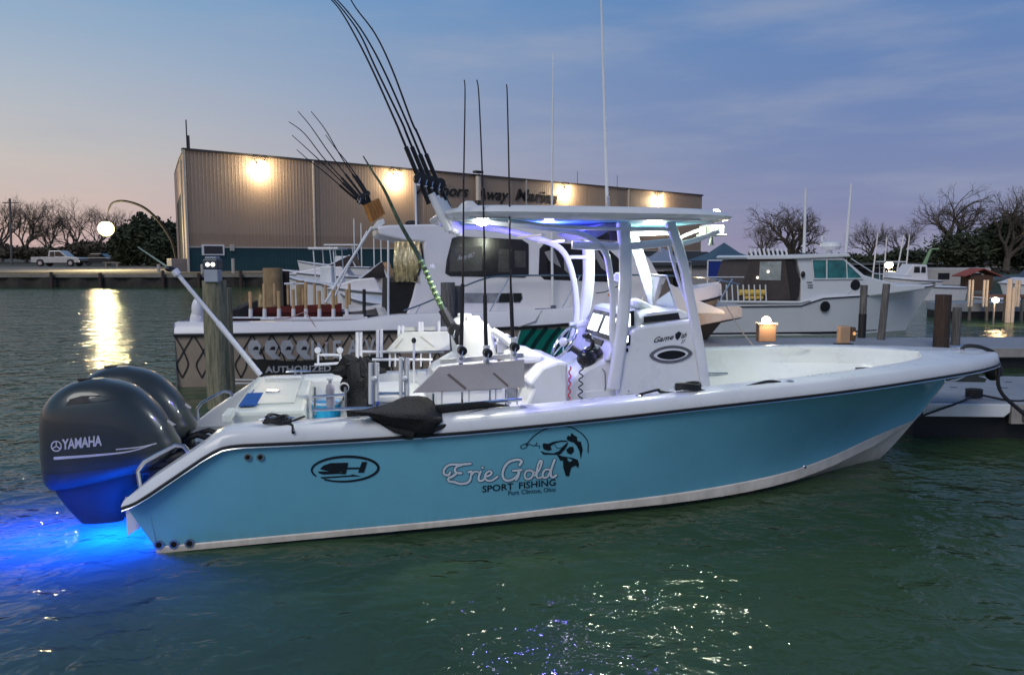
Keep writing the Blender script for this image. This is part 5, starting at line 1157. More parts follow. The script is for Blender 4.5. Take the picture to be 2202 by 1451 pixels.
# cabin
G3 = lambda px, py, d=.3: G2(px, py, d)
side_poly = [(812, 487), (838, 484), (975, 481), (1160, 478), (1300, 476), (1345, 500), (1400, 560), (1420, 596), (1500, 645), (1560, 668), (1560, 676), (872, 680), (886, 640), (905, 560), (912, 521), (868, 517), (815, 505)]
MB().prism([(p.x, p.z) for p in [G3(*q) for q in side_poly]], -N2+.3, N2-.3).build('cabin', WH2, sf, bevel=.05)
for poly, nm_ in ([(972, 512), (985, 508), (1122, 515), (1137, 525), (1137, 590), (1128, 597), (968, 594), (957, 588), (960, 560)], 'side_window'), ([(1172, 521), (1300, 528), (1335, 560), (1345, 596), (1330, 607), (1170, 601), (1158, 590), (1160, 535)], 'side_window'):
    a = [G3(*q) for q in poly]; wv = MB().prism([(p.x, p.z) for p in a], -N2+.285, -N2+.31).build(nm_, BLKG, sf, bevel=.01)
    if poly[0][0] == 972:
        for pl in ([(970, 534), (1036, 530), (1036, 582), (966, 584)], [(1072, 535), (1096, 536), (1096, 585), (1070, 585)], [(1106, 538), (1130, 540), (1130, 575), (1106, 575)]): MB().prism([(p.x, p.z) for p in [G3(*q) for q in pl]], -N2+.278, -N2+.284).build('interior_pane', mat('dim_interior', (.045, .042, .04), .2, noise_amt=.6, nscale=6), wv)
        text_px('Away #67', (984, 560), (1021, 552), 10, lambda x, y: G3(x, y, .274), bold=.02, shear=.3).build('window_lettering', PALE, wv)
    else:
        for pl in ([(1170, 542), (1190, 536), (1206, 575), (1180, 560)], [(1212, 558), (1226, 572), (1226, 592), (1213, 580)], [(1268, 530), (1278, 530), (1310, 580), (1306, 586), (1292, 576)]): MB().prism([(p.x, p.z) for p in [G3(*q) for q in pl]], -N2+.278, -N2+.284).build('interior_glimpse', mat('dim_interior2', (.30, .28, .29), .3), wv)
MB().prism([(p.x, p.z) for p in [G3(*q) for q in [(978, 630), (1122, 630), (1124, 642), (1118, 651), (978, 651)]]], -N2+.29, -N2+.31).build('mirror_window', mat('silvered_glass', (.38, .37, .4), .15, .5, .4, 8), sf)
MB().prism([(p.x, p.z) for p in [G3(*q) for q in [(1075, 631), (1120, 630), (1122, 642), (1118, 649), (1072, 650)]]], -N2+.284, -N2+.289).build('mirror_pane', BLKG, sf)
# aft bulkhead: vinyl curtain, gold colour standing in for lamp reflections, dark door below
CURT_GOLD = mat('curtain_lamp_reflection', (.95, .76, .42), .28, .55, .35, 12, bump=1.0, bscale=9)
b = MB(); rows = []
for i in range(26):
    t_ = i/25; v = -N2+.32+1.1*t_; fold = .05*math.sin(t_*40); rows.append([(G2(850, 520, .35).x+.15+fold, v, G2(850, 608, .35).z), (G2(850, 520, .35).x+.15-fold*.6, v, 1.9), (G2(850, 520, .35).x+.18+fold, v, G2(850, 517, .35).z)])
x0 = G2(846, 600, .35); x1 = G2(905, 521, .35)
rows = []
for i in range(22):
    t_ = i/21; px = 846+56*t_; f_ = .05*math.sin(t_*32)+.02*math.sin(t_*71)
    rows.append([G2(px, 606, .31)+Vector((0, f_, 0)), G2(px, 560, .31)+Vector((0, -f_, 0)), G2(px+3, 519, .31)+Vector((0, f_, 0))])
MB().grid(rows).build('vinyl_curtain', CURT_GOLD, sf, smooth=True, solid=.006)
MB().prism([(p.x, p.z) for p in [G2(*q, .33) for q in [(838, 606), (897, 608), (880, 680), (836, 680)]]], -N2+.33, N2-.4).build('dark_bulkhead', BLKF, sf)
MB().tube([G2(835, 517, .33), G2(835, 684, .33)], .02, 6).build('curtain_pole', ALU, sf)
MB().flat([G2(905, 523, .29), G2(910, 560, .29), G2(893, 606, .29)], .035, .04).build('door_frame', BLACK, sf)
# rail along the side deck
g = MB(); g.tube(sm3([G2(868, 668, .12), G2(905, 655, .12), G2(960, 632, .12), G2(1040, 600, .12), G2(1100, 593, .12), G2(1250, 592, .12), G2(1420, 592, .12), G2(1520, 598, .3), G2(1590, 612, 1.0)]), .016, 6)
for xa, ya, xb, yb in [(1097, 594, 1050, 675), (1247, 593, 1205, 670), (1400, 593, 1372, 665), (905, 655, 893, 676)]: g.tube([G2(xa, ya, .12), G2(xb, yb, .12)], .014, 6)
g.build('side_rail', STEEL, sf, smooth=True)
MB().tube([G2(1189, 655, .14), G2(1187, 560, .14), G2(1187, 400, .14), G2(1190, 116, .14)], [.028, .024, .020, .013], 8).build('antenna', GEL, sf, smooth=True); MB().box(G2(1189, 662, .14), (.10, .08, .10)).tube([G2(1150, 665, .14), G2(1195, 663, .14)], .014, 6).build('antenna_mount', STEEL, sf)
MB().tube([G2(1112, 703, 0)+Vector((0, -.05, 0)), G2(1150, 690, 0)+Vector((0, -.04, 0)), G2(1165, 668, .05)], .012, 6).build('fender_line', mat('grey_rope', (.4, .38, .38), .9), sf, smooth=True)
MB().tube([G2(893, 385, .5), G2(895, 486, .5)], .022, 6).build('outrigger_mast', GEL, sf)
MB().ell(G2(886, 480, .6), (.13, .1, .05)).build('horn', BLACK, sf, smooth=True)
for v in (.5, 1.0): MB().tube([G2(800, 488, v), G2(735, 590, v), G2(700, 650, v)], .024, 8).tube([G2(790, 497, v), G2(750, 570, v), G2(712, 655, v)], .018, 8).build('outrigger_brace', ALU, sf, smooth=True)
MB().prism([(p.x, p.z) for p in [G2(*q, .35) for q in [(800, 492), (812, 474), (826, 470), (828, 480), (812, 492)]]], -N2+.4, -N2+1.2).build('roof_corner_bracket', GEL, sf, bevel=.01)
# amber launcher tubes with rods
for i in range(5):
    v = .40+.12*i; MB().tube([G2(786+6*i, 440-3*i, v), G2(800+6*i, 478-4*i, v)], .045, 10).build('amber_rod_holder', BRONZ, sf, smooth=True)
ROD2 = [[(783, 437), (765, 415), (700, 345), (655, 288), (621, 262)], [(786, 434), (770, 410), (712, 335), (668, 272), (641, 240)], [(790, 430), (778, 405), (735, 340), (700, 280), (669, 240)], [(784, 438), (764, 420), (705, 362), (660, 320), (628, 291)], [(783, 440), (760, 424), (700, 372), (668, 348), (638, 322)], [(794, 428), (782, 402), (748, 352), (722, 320), (700, 290)]]
for i, p in enumerate(ROD2):
    rod('fishing rod fanned back from the amber holder on the white sportfisher, %s' % ['lower left, second lowest at its tip', 'long one ending highest at the left', 'one of the steepest pair, with the longer reach', 'third from the bottom at its tip', 'lowest of the fan', 'short rod on the building side of the fan'][i], 'rods fanned from the amber holder', p, [.42+.1*i]*len(p), .020, .007, .5, O=O2 - VV*0 + Vector((0, 0, 0)), guides=4, rs=1.3) if False else None
def rod2(i, p, lab):
    O = O2-VV*(N2-.42-.1*i); t = rod(lab, 'rods fanned from the amber holder', p, 0., 0.014, .006, .45, O=O, guides=4, rs=1.3); return t
for i, p in enumerate(ROD2): rod2(i, p, ['fishing rod of the fan in the amber holder, its tip farthest to the left', 'long fishing rod of the amber holder fan, its tip high at the left', 'steepest fishing rod of the fan in the amber holder', 'fishing rod of the fan in the amber holder, second lowest', 'lowest fishing rod of the fan in the amber holder', 'short fishing rod at the right side of the fan in the amber holder'][i])
# stern cockpit: row of rod holders with tan tubes, dark interior, red inner wall
TUBT = mat('tan_foam_tube', (.50, .32, .16), .7, noise_amt=.15)
MB().tube([G2(480, 683, .15), G2(790, 683, .15)], .016, 6).build('holder_rail', ALU, sf)
for i, px in enumerate([539, 569, 600, 631, 658, 687, 717, 746]):
    yt = [627, 610, 626, 622, 606, 625, 623, 622][i]; 
    MB().tube([G2(px, 664, .15), G2(px, 684, .15)], .034, 10).build('holder_cup', WH2, sf, smooth=True); MB().tube([G2(px-1, yt, .15), G2(px, 665, .15)], [.030, .026], 8).build('holder_sleeve', TUBT, sf, smooth=True)
MB().tube([G2(783, 622, .15), G2(783, 684, .15)], .03, 8).build('black_post', BLACK, sf)
for i, px in enumerate([591, 620, 652, 677, 701, 723, 752]):
    MB().tube([G2(px-1, 610+(i % 3)*2, 2.4), G2(px, 655, 2.4)], .026, 8).build('far_holder_sleeve', TUBT, sf, smooth=True)
for xa, xb in ((611, 636), (630, 660)): MB().tube([G2(xa, 610, 2.3), G2(xb, 610, 2.3)], .02, 6).build('holder_rail', ALU, sf)
MB().add([G2(500, 664, 3.0), G2(735, 652, 3.0), G2(735, 690, 3.0), G2(500, 690, 3.0)], [(0, 1, 2, 3)]).build('red_liner', mat('dark_red_liner', (.12, .012, .008), .5, noise_amt=.5, nscale=3), sf)
MB().span((.1, -1.35, .5), (2.9, -1.3, 1.06)).build('cockpit_liner', BLACK, sf); MB().span((.2, 1.3, .45), (2.9, 1.36, 1.04)).build('cockpit_liner', BLACK, sf)
MB().prism([(p.x, p.z) for p in [G2(*q, .3) for q in [(482, 672), (520, 662), (520, 682), (484, 684)]]], -N2+.3, 1.2).build('stern_cover', BLKF, sf, bevel=.02)
MB().tube([G2(560, 686, .1), G2(690, 686, .1), G2(790, 684, .1)], [.02, .03, .03], 6).box(G2(760, 681, .1), (.35, .06, .08)).build('tool_tray', WH2, sf)
MB().tube([G2(657, 670, .1), G2(620, 684, .08), G2(590, 685, .08)], .008, 5).tube([G2(657, 670, .1), G2(670, 690, .0), G2(690, 720, -.02), G2(702, 745, -.05)], .007, 5).build('pink_line', mat('pink_rope', (.45, .25, .24), .9), sf)
MB().ell(G2(425, 665, .25), (.10, .1, .20)).ell(G2(424, 690, .25), (.12, .1, .20)).build('stern_fender', WH2, sf, smooth=True)
MB().tube([G2(428, 690, .25), G2(437, 760, .3)], .04, 8).build('stern_bracket', WH2, sf)
# bow pulpit, its colour warmed to carry the dock lamp's light
PUL = mat('lamplit_pulpit_gelcoat', (.62, .54, .50), .4)
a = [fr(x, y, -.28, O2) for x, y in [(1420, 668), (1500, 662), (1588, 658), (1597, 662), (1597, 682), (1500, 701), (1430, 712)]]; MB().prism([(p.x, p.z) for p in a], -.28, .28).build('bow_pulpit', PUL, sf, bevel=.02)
a = [fr(x, y, -.1, O2) for x, y in [(1470, 705), (1596, 684), (1550, 694), (1516, 735), (1490, 745)]]; MB().prism([(p.x, p.z) for p in a], -.1, .1).build('stem_underside', BLACK, sf)
g = MB(); g.tube([fr(1540, 660, -.2, O2), fr(1575, 600, -.2, O2)], .018, 6).tube([fr(1520, 660, .1, O2), fr(1550, 600, .1, O2)], .018, 6); g.build('anchor_davit', STEEL, sf)
MB().ell(fr(1312, 634, -N2-.02, O2), (.05, .03, .03)).build('orange_fitting', mat('orange_plastic', (.7, .2, .03), .5), sf)
MB().tube([G2(1282, 630, .1), G2(1300, 628, .1), G2(1330, 615, .1)], .01, 5).build('bow_hose', BLACK, sf)

# ================================================================== CABIN CRUISER ON THE RIGHT
O3 = Vector((P2(1560, 22.5), 22.6, 0)); A3 = R(6); 
cr = thing('cabin_cruiser', 'pale grey cabin cruiser with a brown canvas enclosure and open array on its roof', 'boat', O3, A3)
U3 = Vector((math.cos(A3), math.sin(A3), 0)); V3 = Vector((-math.sin(A3), math.cos(A3), 0))
def f3(px, py, v):
    r = ray(px, py); t_ = ((O3+V3*v-CAMP).dot(V3))/r.dot(V3); p = CAMP+r*t_-O3; return Vector((p.dot(U3), v, p.z))
GR3 = mat('pale_grey_gelcoat', (.66, .67, .70), .35, noise_amt=.05, nscale=1); CANV = mat('brown_canvas', (.075, .058, .055), .9, noise_amt=.2, nscale=3, bump=.4)
g3 = lambda x, y, d=0.: f3(x, y, -1.2+d)
sheer = [(1440, 662), (1560, 660), (1722, 658), (1745, 650), (1770, 642), (1850, 637), (1930, 628), (2010, 614)]
rows = []; rows2 = []
for i, (px, py) in enumerate(sheer):
    k = max(0, (px-1800)/210); v = -1.2*(1-k**1.8); p = f3(px, py, v)
    wl = f3(px-60*k, 718, v*.85-.0); wl.z = 0; wl.x = p.x-.9*k
    rows.append([(wl.x+(p.x-wl.x)*t_**1.2, wl.y+(p.y-wl.y)*t_, -.1+(p.z+.1)*t_) for t_ in (0, .2, .4, .6, .8, 1)])
    rows2.append([(p.x, p.y, p.z), (p.x, p.y+.05, p.z+.06), (p.x, -p.y*.2, p.z+.09), (p.x, -p.y-.05, p.z+.06), (p.x, -p.y, p.z)])
MB().grid(rows).build('hull_side', GR3, cr, smooth=True); MB().grid([[(a, -b_, c) for a, b_, c in r] for r in rows]).build('hull_side', GR3, cr, smooth=True); MB().grid(rows2).build('deck', GR3, cr, smooth=True)
MB().grid([[(r[0][0], r[0][1]-.012, .0), (r[0][0]+.02, r[1][1]-.012, .09)] for r in rows]).build('boot_top', BLACK, cr)
MB().tube([Vector(r[5])+Vector((0, -.01, 0)) for r in rows], .02, 6).build('rub_rail', BLACK, cr)
MB().tube([g3(1440, 648), g3(1720, 650), g3(1742, 645)], .035, 6).build('coaming', GEL, cr, smooth=True)
cabp = [(1722, 655), (1722, 592), (1714, 560), (1700, 548), (1812, 552), (1860, 592), (1930, 612), (1990, 612), (1990, 622), (1850, 640), (1770, 644), (1745, 652)]
MB().prism([(p.x, p.z) for p in [g3(*q, .15) for q in cabp]], -1.05, 1.05).build('cabin', GR3, cr, bevel=.04)
MB().prism([(p.x, p.z) for p in [g3(*q, .0) for q in [(1606, 553), (1612, 549), (1700, 549), (1828, 545), (1832, 552), (1700, 557), (1610, 558)]]], -1.15, 1.15).build('roof', GEL, cr, bevel=.02)
for pl in ([(1748, 560), (1776, 560), (1776, 598), (1752, 598)], [(1780, 560), (1812, 560), (1848, 592), (1852, 598), (1780, 598)]):
    w_ = MB().prism([(p.x, p.z) for p in [g3(*q, .14) for q in pl]], -1.07, -1.05).build('side_window', GLST, cr)
g = MB(); g.tube([g3(1746, 558, .12), g3(1814, 558, .12), g3(1856, 599, .12), g3(1750, 600, .12), g3(1746, 558, .12)], .02, 6).tube([g3(1778, 558, .12), g3(1778, 600, .12)], .02, 6).tube([g3(1820, 558, .12), g3(1822, 600, .12)], .016, 6); g.build('window_frame', GEL, cr)
MB().prism([(p.x, p.z) for p in [g3(*q, .1) for q in [(1589, 646), (1600, 600), (1612, 560), (1690, 556), (1702, 646)]]], -1.1, 1.0).build('canvas_enclosure', CANV, cr, bevel=.03)
MB().prism([(p.x, p.z) for p in [g3(*q, .12) for q in [(1690, 556), (1706, 562), (1722, 600), (1718, 635), (1702, 648)]]], -1.08, 1.0).build('canvas_flap', mat('dark_canvas', (.03, .026, .028), .95), cr, bevel=.02)
MB().prism([(p.x, p.z) for p in [g3(*q, .1) for q in [(1634, 563), (1680, 562), (1678, 603), (1632, 602)]]], -1.115, -1.10).build('vinyl_window', mat('cloudy_vinyl', (.36, .38, .36), .35, noise_amt=.3, nscale=6), cr)
for q in ((1629, 597), (1652, 584)): MB().ell(g3(*q, .07), (.04, .02, .04)).build('lamp_reflection', lampmat('reflected_lamp', (1, .95, .8), 1.5), cr)  # glowing spots stand in for lamps reflected in the vinyl
for i in range(9): MB().tube([g3(1613+9.5*i, 534, .5), g3(1617+9.5*i, 551, .5)], .032, 8).build('roof_rod_holder', GEL, cr, smooth=True)
MB().lathe(g3(1786, 530, .9), [(.01, -.09), (.24, -.09), (.30, 0), (.28, .10), (.2, .14), (.01, .15)], 18).build('radar_dome', GEL, cr, smooth=True); MB().tube([g3(1768, 520, .9), g3(1768, 506, .9)], .03, 6).lathe(g3(1783, 547, .9), [(.1, 0), (.08, .12)], 10).build('radar_mount', GEL, cr)
for a, b_ in (((1729, 544), (1733, 405)), ((1819, 544), (1831, 395))): MB().tube([g3(*a, .5), g3(*b_, .5)], [.045, .028], 6).build('antenna', GEL, cr)
for q in ((1840, 613), (1775, 659)): c = g3(*q, -.012 if q[0] < 1800 else .13); MB().lathe(c, [(.01, -.01), (.13, -.01), (.15, .01)], 16, 'Y').build('porthole', BLKG, cr)
g = MB(); g.tube([g3(1830, 556, .3), g3(1880, 588, .4), g3(1960, 594, .9)], .016, 6).tube([g3(1888, 606, .3), g3(1900, 640, .1)], .014, 6).tube([g3(1815, 640, .1), g3(1845, 606, .2), g3(1880, 600, .3)], .012, 6).tube([g3(1860, 638, .1), g3(1880, 604, .3)], .012, 6); g.build('bow_rail', GR3, cr, smooth=True)
MB().ell(g3(1727, 590, .1), (.06, .05, .09)).build('side_lamp', BLACK, cr)
for pa, pb in (((1735, 607), (1746, 607)), ((1735, 613), (1750, 613)), ((1735, 618), (1750, 618))): MB().box(g3((pa[0]+pb[0])/2, pa[1], .135), (.15, .008, .03)).build('side_lettering', mat('grey_letters', (.15, .15, .17), .5), cr)
text_px('OH 4082 VP', (1927, 645), (1955, 641), 5, lambda x, y: g3(x, y, .25), bold=.01).build('registration_lettering', mat('grey_letters', (.15, .15, .17), .5), cr)
YEL = mat('yellow_float', (.75, .50, .10), .5, noise_amt=.1); MB().tube([g3(1590, 629, .1), g3(1645, 629, .1)], .085, 10).tube([g3(1598, 640, .1), g3(1640, 640, .1)], .05, 8).build('yellow_float', YEL, cr, smooth=True)
for i in range(13): MB().tube([g3(1502+12*i, 612, -.02), g3(1504+12*i, 650, -.02)], .02, 6).build('cockpit_rod_holder', GEL, cr)
MB().tube([g3(1500, 596, .0), g3(1600, 596, .0)], .015, 6).build('cockpit_rail', GR3, cr)

# ================================================================== TENTS
def tent(label, px, pyv, wpx, Y, m, side, top_py, roofb=None, valance=None):
    p = at(px, pyv, Y); w_ = wpx/F*Y; h = (pyv-top_py)/F*Y; t = thing('canopy_tent', label, 'tent', (p.x, p.y, p.z), R(8))
    g = MB(); a = w_/2; q = [(-a, -a, 0), (a, -a, 0), (a, a, 0), (-a, a, 0)]; s_ = [(x*.42, y*.42, h*.42) for x, y, z in q]; g.add(q+s_+[(0, 0, h)], [(0, 1, 5, 4), (1, 2, 6, 5), (2, 3, 7, 6), (3, 0, 4, 7), (4, 5, 8), (5, 6, 8), (6, 7, 8), (7, 4, 8)]); g.build('tent_roof', m, t, smooth=False)
    if side: MB().span((-a, -a-.02, -side/F*Y), (a, -a+.01, -.03)).build('side_panel', mat('royal_blue_panel', (.005, .025, .21), .7), t)
    MB().tube([(-a, -a-.03, 0), (a, -a-.03, 0)], .03, 5).build('valance_pole', ALU, t)
    for x in (-a, a):
        for y in (-a, a): MB().tube([(x, y, 0), (x, y, -2.6)], .03, 5).build('tent_leg', ALU, t)
    return t
tent('dark teal canopy tent with a royal blue side panel behind the bow of the sportfisher', 1556, 560, 118, 34, mat('teal_tent_fabric', (.05, .10, .15), .8), 36, 522)
tent('pale blue grey canopy tent seen through the frame of the hardtop', 1425, 563, 92, 36, mat('pale_tent_fabric', (.22, .26, .36), .8), 0, 533)
t = thing('gear_stack', 'dark clutter of gear and tables under the pale tent', 'gear', tuple(at(1420, 600, 36)))
for i in range(7): MB().box((-1.2+.4*i, .1*(i % 3), -.2+.1*(i % 2)), (.35, .4, .9+.25*(i % 3))).build('gear_box', BLKF if i % 2 else mat('olive_cloth', (.08, .075, .06), .9), t, bevel=.03)
t = thing('shed', 'low dark shed roof between the tents and the storage building', 'shed', tuple(at(1490, 572, 46)))
MB().add([(-3, -1, 0), (2.2, -1, 0), (1.2, 1.5, .8), (-2.5, 1.5, .8)], [(0, 1, 2, 3)]).build('shed_roof', mat('dark_shed_roof', (.03, .03, .03), .8), t, solid=.1); MB().span((-2.8, -.8, -1.5), (2, 1.2, -.05)).build('shed_wall', mat('pale_shed_wall', (.3, .27, .27), .8), t)

# ================================================================== SMALL BOATS BEYOND
def small_boat(label, px0, px1, py_s, py_w, Y, m, kind=0, flip=1, name='moored_boat'):
    p0, p1 = at(px0, py_s, Y), at(px1, py_s, Y); L = p1.x-p0.x; s = p0.z; z0 = min(0., at(px0, py_w, Y).z)
    t = thing(name, label, 'boat', (p0.x if flip > 0 else p1.x, Y, 0), 0); X_ = lambda u: u*flip*L
    rows = []; dk = []
    for i in range(14):
        u = i/13; b = .95*min(1, 1.9*(1-u)**.6)*(.9+.1*min(1, u*8)); sh_ = s*(1+.25*u**2); rows.append([(X_(u-.10*(u**3)*(1-k/4)), -b*(.8+.2*k/4), z0+(sh_-z0)*k/4) for k in range(5)]); dk.append([(X_(u), -b, sh_), (X_(u), -b*.9, sh_+.06), (X_(u), b*.9, sh_+.06), (X_(u), b, sh_)])
    MB().grid(rows).build('hull_side', m, t, smooth=True); MB().grid([[(a, -b_, c) for a, b_, c in r] for r in rows]).build('hull_side', m, t, smooth=True); MB().grid(dk).build('deck', m, t, smooth=True)
    MB().tube([Vector(r[4])+Vector((0, -.01, 0)) for r in rows], .03, 5).build('rub_rail', GREYF, t)
    L_ = L
    if kind == 1:  # express cruiser: raked windshield
        c = MB().prism([(X_(.35), s+.05), (X_(.42), s+.5), (X_(.62), s+.45), (X_(.92), s+.15)], -.7, .7).build('cabin', m, t, bevel=.05)
        MB().prism([(X_(.30), s+.5), (X_(.34), s+.95), (X_(.36), s+.95), (X_(.56), s+.46), (X_(.5), s+.42)], -.65, .65).build('windshield', GLSD, t); MB().tube([(X_(.30), -.66, s+.5), (X_(.35), -.6, s+.97), (X_(.57), -.66, s+.46)], .03, 5).build('windshield_frame', ALU, t)
    if kind == 2:
        MB().prism([(X_(.25), s+.05), (X_(.28), s+.95), (X_(.55), s+1.0), (X_(.66), s+.5), (X_(.8), s+.1)], -.7, .7).build('cabin', m, t, bevel=.06)
        for a, b_ in ((.31, .40), (.42, .54)): MB().prism([(X_(a), s+.5), (X_(a+.01), s+.85), (X_(b_-.01), s+.85), (X_(b_), s+.5)], -.72, -.70).build('side_window', GLSD, t)
    if kind == 3:
        for u in (.2, .5):
            for v in (-.7, .7): MB().tube([(X_(u), v, s), (X_(u+.03), v, s+1.3)], .025, 5).build('frame_leg', ALU, t)
        MB().span((X_(.15), -.8, s+1.3), (X_(.6), .8, s+1.38)).build('hardtop', GEL, t, bevel=.02); MB().span((X_(.3), -.3, s), (X_(.48), .3, s+.7)).build('console', GEL, t, bevel=.04)
    return t
W4 = mat('boat_white_far', (.74, .70, .72), .4, noise_amt=.05)
small_boat('white express cruiser with raked windshield right behind the rod holders of the sportfisher', 600, 845, 597, 625, 34, W4, 1, -1)
small_boat('white runabout with open windshield between the express cruiser and the curtain', 690, 905, 630, 655, 24, W4, 1, -1)
small_boat('white bow nearest the curtain of the sportfisher', 735, 900, 655, 690, 19, W4, 0, -1)
small_boat('white hardtop boat at the back against the teal wall band', 640, 800, 576, 600, 46, W4, 3, -1)
small_boat('low white open boat behind the tan piling', 620, 760, 612, 632, 29, W4, 3, -1)
for i, (px, y0, y1) in enumerate([(763, 470, 575), (778, 480, 575), (805, 505, 580), (820, 500, 575)]):
    p, q = at(px, y0, 42), at(px, y1, 42); t = thing('antenna_mast', 'thin white whip antenna over the moored boats, %s of four' % ['leftmost', 'second from left', 'third from left', 'rightmost'][i], 'antenna', tuple(q), 0, 'whip antennas over the moored boats'); MB().tube([(0, 0, 0), (0, 0, p.z-q.z)], .035, 5).build('whip', GEL, t)
small_boat('small white cabin boat with arched windows far behind the cruiser bow', 1900, 2010, 604, 625, 46, W4, 2, -1)
small_boat('white sport boat beyond the cruiser bow, left of the arched cabin one', 1855, 1950, 606, 625, 52, W4, 3, -1)
small_boat('long low white boat behind the arched cabin boat', 1920, 2060, 618, 632, 40, W4, 0, -1)
small_boat('white boat at the far right edge beyond the posts', 2150, 2260, 615, 640, 42, W4, 1, -1)
small_boat('dark hulled boat behind the right posts', 2090, 2200, 645, 662, 33, W4, 0, -1)
for i, (px, y0, y1, dx) in enumerate([(1880, 500, 600, 8), (1903, 510, 610, 4), (1930, 505, 600, 14), (1950, 505, 600, 6)]):
    p, q = at(px+dx, y0, 80), at(px-4, y1, 80); t = thing('sailboat_mast', 'bare pale sailboat mast far right, %s of four' % ['leftmost', 'second from left', 'third from left and leaning', 'rightmost'][i], 'mast', tuple(q), 0, 'bare masts on the right'); MB().tube([(0, 0, 0), (p.x-q.x, 0, p.z-q.z)], [.09, .06], 6).build('mast_tube', WH2, t)
t = thing('boat_crane', 'thin pale green crane arm leaning right over the far boats', 'crane', tuple(at(1982, 582, 60))); a = Vector((0, 0, 0)); b_ = at(2002, 536, 60)-at(1982, 582, 60); MB().tube([a, b_], [.18, .1], 6).tube([b_, b_+Vector((.6, 0, .02))], .08, 5).build('crane_arm', mat('pale_green_paint', (.22, .34, .18), .6), t); MB().tube([(-.4, 0, -.6), a], .2, 6).build('crane_base', GREYF, t)
t = thing('dock_hut', 'small dock hut with a red pitched roof at the right', 'hut', tuple(at(2100, 600, 48)))
MB().span((-.7, -.5, -.7), (.7, .5, .25)).build('hut_wall', mat('hut_brown_wall', (.10, .05, .03), .8), t); MB().plate([(-1.15, -.7, .15), (0, -.7, .62), (0, .7, .62), (-1.15, .7, .15)], .06).build('roof_panel', mat('red_roof', (.30, .07, .05), .8), t); MB().plate([(0, -.7, .62), (1.15, -.7, .15), (1.15, .7, .15), (0, .7, .62)], .06).build('roof_panel', MC['red_roof'], t)
t = thing('camper', 'pale camper trailer beside the red roofed hut', 'trailer', tuple(at(2045, 600, 62)))
MB().span((-2.6, -1, -.8), (2.6, 1, .9)).build('camper_body', mat('camper_beige', (.42, .38, .36), .6), t, bevel=.12); MB().span((-1.6, -1.02, 0), (-.7, -1.0, .5)).build('camper_window', GLSD, t); MB().span((1.0, -1.02, 0), (1.8, -1.0, .5)).build('camper_window', GLSD, t)

# ================================================================== DOCKS
DKM = mat('dock_concrete_deck', (.26, .28, .32), .8, noise_amt=.15, nscale=1.5, bump=.25, bscale=30); DKE = mat('dock_edge', (.30, .27, .26), .8, noise_amt=.15)
# main pier behind the bow
x0 = P2(1480, 17); pier = thing('pier', 'long pale grey floating pier behind the bow of the blue boat', 'pier', (x0, 14.9, 0), R(2))
for i in range(9): MB().span((i*1.7, 0, .22), (i*1.7+1.69, 2.0, .42)).build('deck_slab', DKM, pier, bevel=.012)
MB().span((.02, .12, -.1), (15.2, 1.9, .21)).build('float', BLACK, pier)
MB().span((0, -.03, .24), (15.3, -.002, .40)).build('fascia', DKE, pier)
c = [(x, .15, .42) for x in (8.6, 9.5)]
for p in c: cleat(p, pier, .10)
# near finger pontoon at the right
P0 = onz(1978, 893, .30); 
pn = thing('pontoon', 'pale blue grey floating pontoon under the bow at the right edge', 'pontoon', (P0.x, P0.y, 0), R(-3))
for i in range(3): MB().span((i*1.42+.0, 0, .36), (i*1.42+1.41, 2.1, .47)).build('deck_slab', DKM, pn, bevel=.015)
MB().prism([(.03, .30), (.95, .30), (1.02, .36), (1.02, .455), (.03, .455)], -.06, -.003).build('fascia', GEL, pn, bevel=.01)
MB().span((1.04, -.05, .22), (4.3, -.003, .44)).build('fascia', DKE, pn); MB().span((.0, .15, -.12), (4.3, 1.9, .35)).build('float', BLACK, pn)
MB().box((1.22, -.07, .33), (.12, .06, .14)).box((1.6, -.07, .30), (.14, .06, .16)).build('hinge_plate', GREYF, pn, bevel=.01)
for p in ((.75, .25, .47), (1.15, 1.55, .47)): cleat(p, pn, .10)
for i in range(8): MB().box((.25+.33*i, 1.05+.5*(i % 2), .473), (.08, .02, .006)).build('deck_slot', BLACK, pn)
t = thing('pontoon_line', 'black rope tied round the pontoon cleat and led to the blue hull', 'rope', (P0.x, P0.y, 0), R(-3))
g = MB()
for k in range(4): g.tube([Vector((.75+.09*math.cos(a), .25+.06*math.sin(a), .50+.025*k)) for a in [2*PI*i/12 for i in range(13)]], .016, 6, cap=False)
g.tube(sm3([Vector((.72, .2, .52)), Vector((.45, -.02, .47)), Vector((.1, -.14, .38)), Vector((-.25, -.3, .30))]), .014, 6).tube(sm3([Vector((.8, .25, .52)), Vector((1.1, .05, .48)), Vector((1.5, .15, .48)), Vector((2.6, .2, .48))]), .014, 6); g.build('line', BLACK, t, smooth=True)
